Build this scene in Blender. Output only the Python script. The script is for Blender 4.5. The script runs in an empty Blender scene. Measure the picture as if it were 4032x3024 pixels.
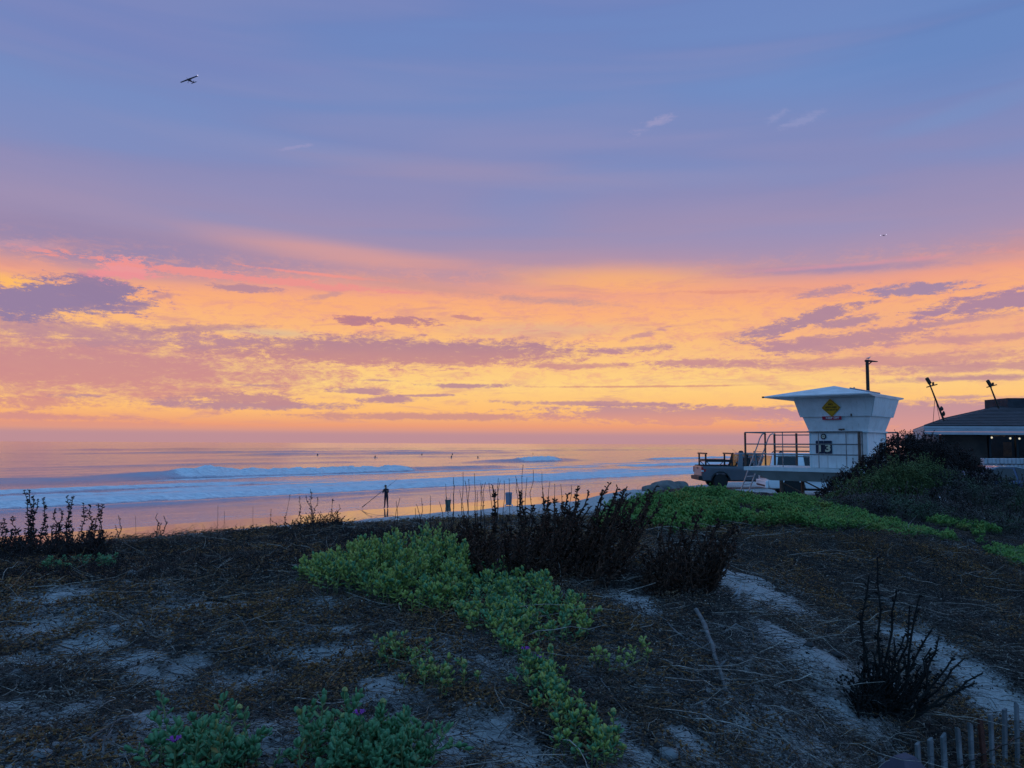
import bpy, bmesh, math, random
import numpy as np
from mathutils import Matrix, Vector

random.seed(7)
rng = np.random.default_rng(11)
scene = bpy.context.scene
COL = scene.collection
R = math.radians

# ------------------------------------------------------------------ camera
EYE = 4.9                      # eye height above the sea, metres
FPX = 3028.0                   # focal length in photo pixels (4032 wide)
PITCH, ROLL = R(4.43), R(0.26)
cam_data = bpy.data.cameras.new('camera')
cam_data.sensor_width = 36.0
cam_data.lens = FPX / 4032 * 36.0
cam_data.clip_start = 0.05
cam_data.clip_end = 60000
cam = bpy.data.objects.new('camera', cam_data)
COL.objects.link(cam)
CAMROT = Matrix.Rotation(math.pi / 2 + PITCH, 3, 'X') @ Matrix.Rotation(ROLL, 3, 'Z')
cam.matrix_world = Matrix.Translation((0, 0, EYE)) @ CAMROT.to_4x4()
scene.camera = cam


def ray(px, py):
    return CAMROT @ Vector(((px - 2016) / FPX, -(py - 1512) / FPX, -1.0))


def P(px, py, d):
    """point seen at photo pixel px,py lying d metres ahead (world Y)"""
    v = ray(px, py)
    v = v * (d / v.y)
    return Vector((v.x, v.y, v.z + EYE))


def azel(px, py):
    v = ray(px, py).normalized()
    return math.degrees(math.atan2(v.x, v.y)), math.degrees(math.asin(v.z))


# ------------------------------------------------------------------ exposure
vs = scene.view_settings
vs.view_transform = 'Standard'
vs.look = 'None'
vs.exposure = 0.0
vs.gamma = 1.0
vs.use_curve_mapping = False
scene.cycles.use_adaptive_sampling = True
scene.cycles.adaptive_threshold = 0.014
scene.cycles.adaptive_min_samples = 12
scene.cycles.max_bounces = 6
scene.cycles.transparent_max_bounces = 12


# ------------------------------------------------------------------ colours
def lin(r, g, b):
    f = lambda c: (c / 255 / 12.92) if c / 255 <= 0.04045 else ((c / 255 + 0.055) / 1.055) ** 2.4
    return (f(r), f(g), f(b), 1.0)


# ------------------------------------------------------------------ world: dusk sky with clouds
world = bpy.data.worlds.new('World')
scene.world = world
world.use_nodes = True
world.cycles.sampling_method = 'MANUAL'
world.cycles.sample_map_resolution = 512
wt = world.node_tree
wt.nodes.clear()


class NT:
    """small helper for building node trees"""

    def __init__(s, tree):
        s.t = tree

    def node(s, kind, **kw):
        n = s.t.nodes.new(kind)
        for k, v in kw.items():
            setattr(n, k, v)
        return n

    def put(s, sock, v):
        if hasattr(v, 'is_output'):
            s.t.links.new(v, sock)
        elif v is not None:
            sock.default_value = v

    def math(s, op, a, b=None, c=None, clamp=False):
        n = s.node('ShaderNodeMath', operation=op, use_clamp=clamp)
        for i, v in enumerate((a, b, c)):
            if v is not None:
                s.put(n.inputs[i], v)
        return n.outputs[0]

    def vmath(s, op, a, b=None, out=0):
        n = s.node('ShaderNodeVectorMath', operation=op)
        s.put(n.inputs[0], a)
        if b is not None:
            s.put(n.inputs[1], b)
        return n.outputs[out]

    def mix(s, f, a, b):
        n = s.node('ShaderNodeMix', data_type='RGBA')
        s.put(n.inputs[0], f)
        s.put(n.inputs[6], a)
        s.put(n.inputs[7], b)
        return n.outputs[2]

    def comb(s, x, y, z=0.0):
        n = s.node('ShaderNodeCombineXYZ')
        for i, v in enumerate((x, y, z)):
            s.put(n.inputs[i], v)
        return n.outputs[0]

    def noise(s, vec, scale, detail=4, rough=0.55, dist=0.0, color=False):
        n = s.node('ShaderNodeTexNoise')
        s.put(n.inputs['Vector'], vec)
        n.inputs['Scale'].default_value = scale
        n.inputs['Detail'].default_value = detail
        n.inputs['Roughness'].default_value = rough
        n.inputs['Distortion'].default_value = dist
        return n.outputs[1 if color else 0]

    def smooth(s, v, a, b, lo=0.0, hi=1.0):
        n = s.node('ShaderNodeMapRange', interpolation_type='SMOOTHSTEP')
        s.put(n.inputs[0], v)
        n.inputs[1].default_value, n.inputs[2].default_value = a, b
        n.inputs[3].default_value, n.inputs[4].default_value = lo, hi
        return n.outputs[0]

    def maplin(s, v, a, b, lo=0.0, hi=1.0):
        n = s.node('ShaderNodeMapRange', interpolation_type='LINEAR')
        s.put(n.inputs[0], v)
        n.inputs[1].default_value, n.inputs[2].default_value = a, b
        n.inputs[3].default_value, n.inputs[4].default_value = lo, hi
        return n.outputs[0]

    def ramp(s, v, stops):
        n = s.node('ShaderNodeValToRGB')
        cr = n.color_ramp
        while len(cr.elements) < len(stops):
            cr.elements.new(0.5)
        for e, (p, c) in zip(cr.elements, stops):
            e.position = p
            e.color = c if len(c) == 4 else (*c, 1)
        s.put(n.inputs[0], v)
        return n.outputs[0]


def build_sky():
    W = NT(wt)
    g = W.node('ShaderNodeTexCoord').outputs['Generated']
    d = W.vmath('NORMALIZE', g)
    sep = W.node('ShaderNodeSeparateXYZ')
    W.put(sep.inputs[0], d)
    x, y, z = sep.outputs
    az = W.math('MULTIPLY', W.math('ARCTAN2', x, y), 57.29578)
    el = W.math('MULTIPLY', W.math('ARCSINE', z), 57.29578)
    v = W.comb(az, el)
    # stretched coordinates: clouds are long and flat near the horizon
    vs1 = W.vmath('MULTIPLY', v, (0.055, 0.30, 1.0))
    vs2 = W.vmath('MULTIPLY', v, (0.16, 0.5, 1.0))
    n_big = W.noise(vs1, 1.0, 3, 0.5)
    n_mid = W.noise(vs1, 3.4, 6, 0.62, 0.6)
    n_fine = W.noise(vs2, 3.2, 7, 0.70, 0.5)
    vs3 = W.vmath('MULTIPLY', v, (0.9, 2.2, 1.0))
    n_det = W.noise(vs3, 2.2, 6, 0.72, 0.3)
    # tilted veil for the high streaks
    vt = W.node('ShaderNodeMapping', vector_type='POINT')
    W.put(vt.inputs[0], v)
    vt.inputs['Rotation'].default_value = (0, 0, R(5))
    vt.inputs['Scale'].default_value = (0.035, 0.32, 1)
    n_veil = W.noise(vt.outputs[0], 1.1, 5, 0.5, 0.7)
    elw = W.math('ADD', el, W.math('MULTIPLY', W.math('SUBTRACT', n_big, 0.5), 1.6))
    elw = W.math('ADD', elw, W.math('MULTIPLY', W.math('SUBTRACT', n_veil, 0.5), 1.8))
    # the warm part of the gradient is not disturbed right at the horizon
    k = W.smooth(el, 1.5, 8.0)
    elg = W.math('ADD', W.math('MULTIPLY', elw, k), W.math('MULTIPLY', el, W.math('SUBTRACT', 1.0, k)))
    t = W.math('DIVIDE', elg, 40.0, clamp=True)
    stops = [(0.0, (186, 140, 150)), (0.55, (193, 145, 149)), (1.25, (236, 158, 122)), (2.4, (254, 190, 118)),
             (4.3, (255, 210, 132)), (6.3, (252, 198, 130)), (8.3, (252, 188, 126)), (9.9, (250, 176, 126)),
             (11.2, (238, 162, 138)), (12.4, (198, 150, 158)), (14.3, (163, 145, 177)), (18.0, (140, 140, 184)),
             (21.0, (126, 138, 188)), (24.5, (114, 138, 192)), (31.0, (108, 130, 188)), (40.0, (98, 124, 184))]
    base = W.ramp(t, [(e / 40, lin(*c)) for e, c in stops])

    v1 = W.comb(az, el, 1.0)
    vcur = [v1, 0]
    s57 = 57.3 / FPX

    def ell(c, px, py, rx, ry, tilt=0.0):
        a, e = azel(px, py)
        if vcur[1] % 6 == 0:
            # chained to the colour so far, so that the layers are evaluated one after another
            ma = W.node('ShaderNodeVectorMath', operation='MULTIPLY_ADD')
            W.put(ma.inputs[0], c)
            ma.inputs[1].default_value = (1e-7, 1e-7, 0)
            W.put(ma.inputs[2], v1)
            vcur[0] = ma.outputs[0]
        vcur[1] += 1
        vv = vcur[0]
        sx, sy = 1 / (rx * s57), 1 / (ry * s57)
        if tilt:
            # rows of the rotation, the shift folded into the third component
            ct, sn = math.cos(R(tilt)), math.sin(R(tilt))
            u = W.vmath('DOT_PRODUCT', vv, (ct * sx, sn * sx, -(a * ct + e * sn) * sx), out=1)
            w = W.vmath('DOT_PRODUCT', vv, (-sn * sy, ct * sy, (a * sn - e * ct) * sy), out=1)
            return W.vmath('LENGTH', W.comb(u, w), out=1)
        ma = W.node('ShaderNodeVectorMath', operation='MULTIPLY_ADD')
        W.put(ma.inputs[0], vv)
        ma.inputs[1].default_value = (sx, sy, 0)
        ma.inputs[2].default_value = (-a * sx, -e * sy, 0)
        return W.vmath('LENGTH', ma.outputs[0], out=1)

    veil_w = W.math('MULTIPLY', W.math('SUBTRACT', n_veil, 0.5), 1.1)
    nsum = W.math('ADD', W.math('MULTIPLY', W.math('SUBTRACT', n_fine, 0.5), 2.3), W.math('MULTIPLY', W.math('SUBTRACT', n_mid, 0.5), 1.5))
    nsum = W.math('ADD', nsum, W.math('MULTIPLY', W.math('SUBTRACT', n_det, 0.5), 1.6))
    ncache = {k: W.math('MULTIPLY', nsum, k) for k in (0.6, 0.8, 1.0, 1.25)}

    def soft(c, px, py, rx, ry, col, amt, tilt=0):
        w = W.math('ADD', ell(c, px, py, rx, ry, tilt), veil_w)
        return W.mix(W.smooth(w, 1.15, 0.1, 0.0, amt), c, lin(*col))

    def cloud(c, px, py, rx, ry, col, amt=0.9, tilt=0, rough=1.0, edge=0.28, bot=None):
        nn = ncache[min(ncache, key=lambda k: abs(k - rough))]
        w = W.math('SUBTRACT', nn, ell(c, px, py, rx, ry, tilt))
        cc = lin(*col)
        if bot is not None:
            a, e = azel(px, py)
            h = ry * s57
            cc = W.mix(W.smooth(el, e - h * 0.8, e + h * 0.7), lin(*bot), lin(*col))
        return W.mix(W.smooth(w, -1.15, -1.15 + 0.15 + edge * 2.6, 0.0, amt), c, cc)

    c = base
    # broad soft regions
    for a in [(350, 960, 1000, 120, (141, 133, 174), 0.75, -2), (1330, 990, 620, 56, (236, 163, 142), 0.5, -4),
              (2450, 1100, 620, 75, (255, 182, 112), 0.7, 0), (3300, 960, 900, 130, (160, 146, 182), 0.6, 0),
              (60, 1110, 160, 50, (255, 192, 100), 0.8, 0), (1100, 1180, 650, 45, (252, 176, 120), 0.5, 0),
              (2000, 690, 1500, 60, (158, 146, 180), 0.55, -3), (3850, 420, 420, 45, (116, 152, 204), 0.4, 8),
              (3900, 120, 700, 260, (92, 126, 186), 0.6, 5), (500, 150, 900, 200, (116, 130, 188), 0.6, 0),
              (1650, 1380, 200, 40, (214, 176, 160), 0.2, 0), (2150, 1300, 480, 38, (226, 178, 148), 0.75, 0),
              (1060, 1310, 260, 22, (214, 186, 158), 0.7, 0), (3700, 1320, 900, 160, (234, 160, 140), 0.55, 0)]:
        c = soft(c, *a)
    # thin lavender veils across the upper sky
    vu = W.node('ShaderNodeMapping', vector_type='POINT')
    W.put(vu.inputs[0], v)
    vu.inputs['Rotation'].default_value = (0, 0, R(-7))
    vu.inputs['Scale'].default_value = (0.020, 0.22, 1)
    n_up = W.noise(vu.outputs[0], 1.2, 3, 0.45, 0.6)
    high = W.math('MULTIPLY', W.smooth(el, 12.5, 17.0), W.smooth(el, 40.0, 26.0))
    c = W.mix(W.math('MULTIPLY', W.smooth(n_up, 0.42, 0.70, 0, 0.30), high), c, lin(157, 148, 186))
    c = W.mix(W.math('MULTIPLY', W.smooth(n_up, 0.52, 0.32, 0, 0.30), high), c, lin(112, 146, 202))
    # broken altocumulus between yellow and pink
    band = W.math('MULTIPLY', W.smooth(el, 2.5, 6.0), W.smooth(el, 14.0, 11.0))
    ndp = W.math('ADD', n_fine, W.math('MULTIPLY', W.math('SUBTRACT', n_det, 0.5), 0.5))
    dap = W.math('MULTIPLY', W.smooth(ndp, 0.44, 0.68), band)
    c = W.mix(W.math('MULTIPLY', dap, 0.62), c, lin(234, 160, 142))
    dap2 = W.math('MULTIPLY', W.smooth(n_mid, 0.50, 0.70), W.math('MULTIPLY', W.smooth(el, 0.9, 1.8), W.smooth(el, 14.0, 11.0)))
    c = W.mix(W.math('MULTIPLY', dap2, 0.55), c, lin(210, 147, 146))
    # clouds one by one: px, py, rx, ry, colour, amount, tilt
    MV, DK, PK = (184, 137, 150), (156, 128, 160), (212, 144, 138)
    for a in [(250, 1440, 1150, 150, (200, 140, 146), 0.95, 0, 0.6, 0.28, (210, 142, 139)),
              (1560, 1385, 900, 62, (178, 132, 148), 0.94, 0, 0.9, 0.2, (200, 140, 140)),
              (300, 1300, 760, 52, (188, 141, 152), 0.82, -1, 1.0, 0.3),
              (760, 1295, 300, 17, (180, 136, 150), 0.7, 5, 0.9),
              (230, 1180, 300, 66, (150, 127, 160), 0.95, 6, 1.0, 0.16),
              (390, 1140, 150, 62, (148, 126, 160), 0.95, 0, 1.0, 0.14), (120, 1180, 150, 46, (150, 128, 162), 0.9, 8, 1.0, 0.15),
              (535, 1205, 80, 22, (160, 130, 158), 0.85, 10, 1.0, 0.18),
              (500, 1062, 95, 44, (238, 152, 154), 0.92, 0, 1.2, 0.15), (470, 1082, 170, 16, (236, 146, 152), 0.9, 0, 1.0),
              (950, 1092, 620, 16, (238, 148, 144), 0.85, -2, 1.2, 0.2), (1250, 1080, 300, 8, (246, 150, 140), 0.8, -3, .8),
              (950, 1135, 150, 15, (178, 136, 154), 0.85, 0, 1.1, 0.2), (640, 1168, 60, 14, (190, 140, 152), 0.7, 12, 1),
              (1280, 1165, 80, 12, (200, 148, 150), .7, 8, 1),
              (1750, 1140, 560, 32, (206, 152, 146), 0.8, -5, 0.6, 0.5), (2180, 1185, 330, 20, (190, 148, 152), 0.7, -4, 0.6, 0.4),
              (1400, 1262, 75, 22, (188, 126, 138), 0.9, 0, 1.1, 0.14), (1560, 1266, 190, 17, (184, 128, 142), 0.88, 0, 1.3, 0.16),
              (1840, 1252, 60, 9, (196, 134, 138), 0.8, -6, 1.1, 0.2),
              (1000, 1595, 400, 19, MV, 0.92, 0, 0.9, 0.2), (970, 1572, 220, 30, (194, 140, 144), 0.92, 0, 1.0, 0.2),
              (130, 1585, 190, 24, PK, 0.85, 0, 1.0), (330, 1558, 90, 8, MV, 0.8, 2, 1), (140, 1638, 240, 13, PK, 0.85, 0, 1.0),
              (330, 1668, 520, 14, (222, 152, 134), 0.8, 0, 0.8), (200, 1645, 350, 10, (216, 148, 138), .7, 0, .9),
              (1820, 1518, 190, 11, MV, 0.9, 0, 0.9, 0.2), (1410, 1540, 140, 13, MV, 0.88, 0, 0.9, 0.2),
              (1530, 1572, 130, 16, MV, 0.88, 2, 1.1, 0.2), (1680, 1557, 150, 6, MV, 0.85, 1, 0.8, 0.2),
              (1000, 1517, 120, 7, MV, .7, 0, .8), (1500, 1498, 110, 5, MV, .7, 0, .8),
              (1650, 1640, 560, 17, (206, 146, 138), 0.9, 0, 0.9, 0.2), (2650, 1632, 620, 38, (192, 142, 150), 0.92, 0, 1.0, 0.16, (222, 152, 136)),
              (2350, 1590, 420, 10, MV, 0.8, -1, 1.0, 0.2), (2550, 1522, 520, 5, (214, 150, 130), 0.8, 0, 0.5),
              (2300, 1440, 420, 13, (206, 146, 142), 0.8, 0, 1.0), (2700, 1430, 300, 15, (200, 144, 146), 0.85, 0, 1.2),
              (2500, 1372, 200, 17, (188, 138, 150), 0.85, 3, 1.1), (2520, 1322, 110, 13, (200, 146, 150), .8, 14, 1.1),
              (3660, 1640, 620, 62, (190, 143, 156), 0.92, 0, 0.7, 0.18, (214, 152, 148)), (3100, 1600, 90, 10, MV, .7, 0, 1.),
              (3170, 1262, 250, 30, (172, 134, 156), 0.92, 14, 1.1, 0.16), (3330, 1268, 160, 22, (176, 136, 156), 0.88, 5, 1.1, 0.2),
              (3120, 1362, 150, 18, (186, 138, 152), .85, 4, 1.1), (3330, 1340, 330, 38, (188, 140, 152), 0.92, 5, 1.0, 0.2),
              (3300, 1140, 130, 17, (182, 140, 158), 0.85, 8, 1.2), (3600, 1142, 160, 22, (158, 134, 166), 0.92, 0, 1.1, 0.16),
              (3340, 1058, 520, 24, (156, 138, 174), 0.75, -2, 0.7, 0.4), (3350, 1042, 500, 9, (216, 150, 162), .55, 0, .8, .4),
              (3930, 1190, 300, 34, (168, 132, 160), 0.92, 4, 1.1, 0.18), (3700, 1275, 260, 13, (188, 142, 154), 0.8, 5, 0.9),
              (3900, 1330, 400, 17, (200, 144, 150), 0.75, 0, 0.9), (3450, 1422, 700, 30, (204, 146, 146), 0.85, 0, 0.8),
              (3850, 1445, 420, 22, (196, 142, 148), 0.8, 0, 0.8), (3800, 1490, 350, 13, (186, 138, 150), 0.85, 0, 0.7),
              (3780, 1563, 110, 8, (196, 148, 152), .8, 0, 1), (2850, 1150, 200, 8, (222, 146, 130), .6, -2, 1),
              (2940, 1440, 300, 10, (200, 144, 146), .7, 0, 1.2),
              (2570, 490, 110, 22, (160, 156, 196), 0.65, 22, 1.3, 0.4), (3060, 460, 60, 16, (150, 154, 198), 0.5, 20, 1.3, 0.4),
              (3170, 472, 90, 20, (150, 154, 198), 0.5, 10, 1.4, 0.4), (1160, 580, 80, 8, (158, 154, 196), 0.5, 12, 1.2),
              (60, 960, 110, 20, (186, 150, 172), 0.55, 6, 1.1)]:
        c = cloud(c, *a)
    # marine layer lying on the horizon
    c = W.mix(W.smooth(el, 0.95, 0.45, 0.0, 0.9), c, lin(190, 143, 150))
    # rest of the dome: blue dusk overhead and behind, raised brighter than the visible sky to light the foreground
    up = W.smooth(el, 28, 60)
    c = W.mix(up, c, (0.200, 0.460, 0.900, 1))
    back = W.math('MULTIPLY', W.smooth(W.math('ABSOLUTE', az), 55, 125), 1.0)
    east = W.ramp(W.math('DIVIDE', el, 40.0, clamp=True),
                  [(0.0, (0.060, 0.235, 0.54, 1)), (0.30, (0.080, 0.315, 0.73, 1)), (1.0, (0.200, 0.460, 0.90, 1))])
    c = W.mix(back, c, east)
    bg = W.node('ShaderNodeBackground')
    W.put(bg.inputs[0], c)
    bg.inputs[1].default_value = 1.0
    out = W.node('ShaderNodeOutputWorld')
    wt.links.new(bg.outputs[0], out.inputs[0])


build_sky()

# the sun is already under the horizon: only a faint broad afterglow is left of it
sun_data = bpy.data.lights.new('afterglow_sun', 'SUN')
sun_data.energy = 0.012
sun_data.angle = R(20)
sun_data.color = (1.0, 0.62, 0.36)
sun = bpy.data.objects.new('afterglow_sun', sun_data)
COL.objects.link(sun)
sun.rotation_euler = Vector((0.12, -1.0, -0.13)).to_track_quat('-Z', 'Y').to_euler()

# ------------------------------------------------------------------ mesh helpers
class MB:
    """collects shapes and links them as one mesh object"""

    def __init__(s):
        s.v, s.f = [], []

    def add(s, vs, fs):
        o = len(s.v)
        s.v += [tuple(p) for p in vs]
        s.f += [tuple(i + o for i in f) for f in fs]
        return s

    def box(s, c, size, rot=None):
        hx, hy, hz = size[0] / 2, size[1] / 2, size[2] / 2
        vs = [Vector((sx * hx, sy * hy, sz * hz)) for sz in (-1, 1) for sy in (-1, 1) for sx in (-1, 1)]
        if rot is not None:
            vs = [rot @ p for p in vs]
        c = Vector(c)
        return s.add([p + c for p in vs], [(0, 2, 3, 1), (4, 5, 7, 6), (0, 1, 5, 4), (2, 6, 7, 3), (0, 4, 6, 2), (1, 3, 7, 5)])

    def hexa(s, b, t):
        """two quads (bottom, top), both counter-clockwise seen from above"""
        return s.add(list(b) + list(t), [(3, 2, 1, 0), (4, 5, 6, 7), (0, 1, 5, 4), (1, 2, 6, 5), (2, 3, 7, 6), (3, 0, 4, 7)])

    def prism(s, poly, off):
        """polygon (list of points) extruded along off"""
        n = len(poly)
        off = Vector(off)
        a = [Vector(p) for p in poly]
        fs = [tuple(range(n - 1, -1, -1)), tuple(range(n, 2 * n))]
        fs += [(i, (i + 1) % n, n + (i + 1) % n, n + i) for i in range(n)]
        return s.add(a + [p + off for p in a], fs)

    def tube(s, pts, r, n=6, cap=True):
        pts = [Vector(p) for p in pts]
        rs = r if isinstance(r, (list, tuple)) else [r] * len(pts)
        vs, fs = [], []
        ref = None
        for i, p in enumerate(pts):
            d = (pts[min(i + 1, len(pts) - 1)] - pts[max(i - 1, 0)]).normalized()
            if ref is None:
                ref = d.orthogonal().normalized()
            ref = (ref - d * ref.dot(d)).normalized()
            b = d.cross(ref)
            for k in range(n):
                a = 2 * math.pi * k / n
                vs.append(p + (ref * math.cos(a) + b * math.sin(a)) * rs[i])
        for i in range(len(pts) - 1):
            for k in range(n):
                k2 = (k + 1) % n
                fs.append((i * n + k, i * n + k2, (i + 1) * n + k2, (i + 1) * n + k))
        if cap:
            fs.append(tuple(range(n - 1, -1, -1)))
            fs.append(tuple((len(pts) - 1) * n + k for k in range(n)))
        return s.add(vs, fs)

    def lathe(s, prof, n=12, axis='Z', c=(0, 0, 0)):
        vs, fs = [], []
        c = Vector(c)
        for r, h in prof:
            for k in range(n):
                a = 2 * math.pi * k / n
                p = (r * math.cos(a), r * math.sin(a), h)
                if axis == 'Y':
                    p = (p[0], p[2], p[1])
                elif axis == 'X':
                    p = (p[2], p[0], p[1])
                vs.append(Vector(p) + c)
        m = len(prof)
        for i in range(m - 1):
            for k in range(n):
                k2 = (k + 1) % n
                fs.append((i * n + k, i * n + k2, (i + 1) * n + k2, (i + 1) * n + k))
        fs.append(tuple(range(n - 1, -1, -1)))
        fs.append(tuple((m - 1) * n + k for k in range(n)))
        return s.add(vs, fs)

    def blob(s, c, r, seed=0, amp=0.15, nu=10, nv=7):
        rr = random.Random(seed)
        ph = [rr.uniform(0, 6.28) for _ in range(6)]
        vs, fs = [], []
        for j in range(nv + 1):
            th = math.pi * j / nv
            for i in range(nu):
                a = 2 * math.pi * i / nu
                k = 1 + amp * (math.sin(2 * a + ph[0] + th) + math.sin(3 * a + ph[1]) * math.sin(th) + 0.7 * math.sin(3 * th + ph[2]))
                vs.append((c[0] + r[0] * k * math.sin(th) * math.cos(a), c[1] + r[1] * k * math.sin(th) * math.sin(a), c[2] + r[2] * k * math.cos(th)))
        for j in range(nv):
            for i in range(nu):
                i2 = (i + 1) % nu
                fs.append((j * nu + i, (j + 1) * nu + i, (j + 1) * nu + i2, j * nu + i2))
        return s.add(vs, fs)

    def build(s, name, mat, parent=None, smooth=False, bevel=0.0, seg=2, loc=None, rot=None):
        me = bpy.data.meshes.new(name)
        me.from_pydata(s.v, [], s.f)
        bm = bmesh.new()
        bm.from_mesh(me)
        bmesh.ops.recalc_face_normals(bm, faces=bm.faces)
        if bevel:
            ed = [e for e in bm.edges if len(e.link_faces) == 2 and e.calc_face_angle(0) > 0.5]
            bmesh.ops.bevel(bm, geom=ed, offset=bevel, segments=seg, profile=0.5, affect='EDGES', clamp_overlap=True)
        bm.to_mesh(me)
        bm.free()
        if smooth:
            me.polygons.foreach_set('use_smooth', [True] * len(me.polygons))
            me.set_sharp_from_angle(angle=R(38))
        me.materials.append(mat)
        o = bpy.data.objects.new(name, me)
        COL.objects.link(o)
        if parent is not None:
            o.parent = parent
        if loc is not None:
            o.location = loc
        if rot is not None:
            o.rotation_euler = rot
        return o


def raw_mesh(name, verts, quads=None, tris=None, mat=None, parent=None, smooth=False):
    """fast mesh from numpy arrays"""
    me = bpy.data.meshes.new(name)
    nv = len(verts)
    nq = 0 if quads is None else len(quads)
    nt = 0 if tris is None else len(tris)
    me.vertices.add(nv)
    me.vertices.foreach_set('co', np.ascontiguousarray(verts, dtype=np.float32).ravel())
    loops, starts = [], []
    if nq:
        loops.append(np.asarray(quads, np.int32).ravel())
        starts.append(np.arange(nq, dtype=np.int32) * 4)
    if nt:
        loops.append(np.asarray(tris, np.int32).ravel())
        starts.append(nq * 4 + np.arange(nt, dtype=np.int32) * 3)
    loops = np.concatenate(loops)
    starts = np.concatenate(starts)
    me.loops.add(len(loops))
    me.loops.foreach_set('vertex_index', loops)
    me.polygons.add(nq + nt)
    me.polygons.foreach_set('loop_start', starts)
    me.update(calc_edges=True)
    if smooth:
        me.polygons.foreach_set('use_smooth', np.ones(nq + nt, dtype=bool))
    if mat is not None:
        me.materials.append(mat)
    o = bpy.data.objects.new(name, me)
    COL.objects.link(o)
    if parent is not None:
        o.parent = parent
    return o


def expand(tv, pos, rot, scale):
    """template verts (V,3) placed N times -> (N*V,3); rot (N,3,3) columns are the axes"""
    s = scale if scale.ndim == 2 else np.repeat(scale[:, None], 3, 1)
    loc = tv[None, :, :] * s[:, None, :]
    return (np.einsum('nij,nvj->nvi', rot, loc) + pos[:, None, :]).reshape(-1, 3)


def expand_faces(tf, nv, n):
    return (np.asarray(tf)[None] + (np.arange(n) * nv)[:, None, None]).reshape(-1, len(tf[0]))


def frames(d, up):
    """rotation matrices: column y = d, column z close to up"""
    d = d / np.linalg.norm(d, axis=1, keepdims=True)
    x = np.cross(d, up)
    nx = np.linalg.norm(x, axis=1, keepdims=True)
    x = np.where(nx < 1e-5, np.array([[1.0, 0, 0]]), x / np.maximum(nx, 1e-5))
    z = np.cross(x, d)
    return np.stack([x, d, z], axis=2)


def thing(name, label, cat, loc=(0, 0, 0), rotz=0.0, group=None):
    o = bpy.data.objects.new(name, None)
    COL.objects.link(o)
    o.empty_display_size = 0.2
    o.location = loc
    o.rotation_euler = (0, 0, rotz)
    return tag(o, label, cat, group)


def tag(o, label, cat, group=None):
    o['label'] = label
    o['category'] = cat
    if group:
        o['group'] = group
    return o


def text_mesh(name, body, size, mat, parent, mw, bold=0.0, extrude=0.002):
    cu = bpy.data.curves.new(name, 'FONT')
    cu.body = body
    cu.size = size
    cu.align_x, cu.align_y = 'CENTER', 'CENTER'
    cu.extrude = extrude
    cu.offset = bold
    cu.resolution_u = 3
    tmp = bpy.data.objects.new(name, cu)
    me = bpy.data.meshes.new_from_object(tmp)
    bpy.data.objects.remove(tmp)
    bpy.data.curves.remove(cu)
    me.transform(mw)
    me.materials.clear()
    me.materials.append(mat)
    o = bpy.data.objects.new(name, me)
    COL.objects.link(o)
    o.parent = parent
    return o


# ------------------------------------------------------------------ materials
def material(name, col, rough=0.7, metal=0.0, var=0.15, scale=6.0, bump=0.0, bscale=40.0, col2=None, spec=0.4,
             transl=0.0, coat=0.0, big=None, emit=None, streak=None):
    m = bpy.data.materials.new(name)
    m.use_nodes = True
    t = m.node_tree
    b = t.nodes['Principled BSDF']
    N = NT(t)
    pos = N.node('ShaderNodeNewGeometry').outputs['Position']
    c1 = (*col, 1)
    c2 = (*(col2 if col2 is not None else [c * (1 - var) for c in col]), 1)
    n = N.smooth(N.noise(pos, scale, 5, 0.6), 0.35, 0.65)
    c = N.mix(n, c1, c2)
    if streak:               # salt and rust running down the paint
        sm = N.node('ShaderNodeMapping')
        t.links.new(pos, sm.inputs[0])
        sm.inputs['Scale'].default_value = (7, 7, 0.45)
        c = N.mix(N.smooth(N.noise(sm.outputs[0], 1.6, 5, 0.7), 0.52, 0.78, 0, 0.65), c, (*streak, 1))
    if big is not None:      # wider patches of another colour: (colour, scale, lo, hi)
        nb = N.smooth(N.noise(pos, big[1], 4, 0.6), big[2], big[3])
        c = N.mix(nb, c, (*big[0], 1))
    t.links.new(c, b.inputs['Base Color'])
    b.inputs['Roughness'].default_value = rough
    b.inputs['Metallic'].default_value = metal
    b.inputs['Specular IOR Level'].default_value = spec
    if coat:
        b.inputs['Coat Weight'].default_value = coat
        b.inputs['Coat Roughness'].default_value = 0.08
    if bump:
        bn = N.node('ShaderNodeBump')
        bn.inputs['Strength'].default_value = bump
        bn.inputs['Distance'].default_value = 0.02
        t.links.new(N.noise(pos, bscale, 5, 0.6), bn.inputs['Height'])
        t.links.new(bn.outputs[0], b.inputs['Normal'])
    if emit:
        b.inputs['Emission Color'].default_value = (*emit[0], 1)
        b.inputs['Emission Strength'].default_value = emit[1]
    if transl:
        tr = N.node('ShaderNodeBsdfTranslucent')
        t.links.new(c, tr.inputs[0])
        mx = N.node('ShaderNodeMixShader')
        mx.inputs[0].default_value = transl
        t.links.new(b.outputs[0], mx.inputs[1])
        t.links.new(tr.outputs[0], mx.inputs[2])
        t.links.new(mx.outputs[0], t.nodes['Material Output'].inputs[0])
    return m


def glass_mat(name, tint, clear):
    m = bpy.data.materials.new(name)
    m.use_nodes = True
    t = m.node_tree
    N = NT(t)
    b = t.nodes['Principled BSDF']
    b.inputs['Base Color'].default_value = (*tint, 1)
    b.inputs['Roughness'].default_value = 0.06
    tr = N.node('ShaderNodeBsdfTransparent')
    tr.inputs[0].default_value = (0.8, 0.83, 0.85, 1)
    mx = N.node('ShaderNodeMixShader')
    mx.inputs[0].default_value = clear
    t.links.new(b.outputs[0], mx.inputs[1])
    t.links.new(tr.outputs[0], mx.inputs[2])
    t.links.new(mx.outputs[0], t.nodes['Material Output'].inputs[0])
    return m


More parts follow.
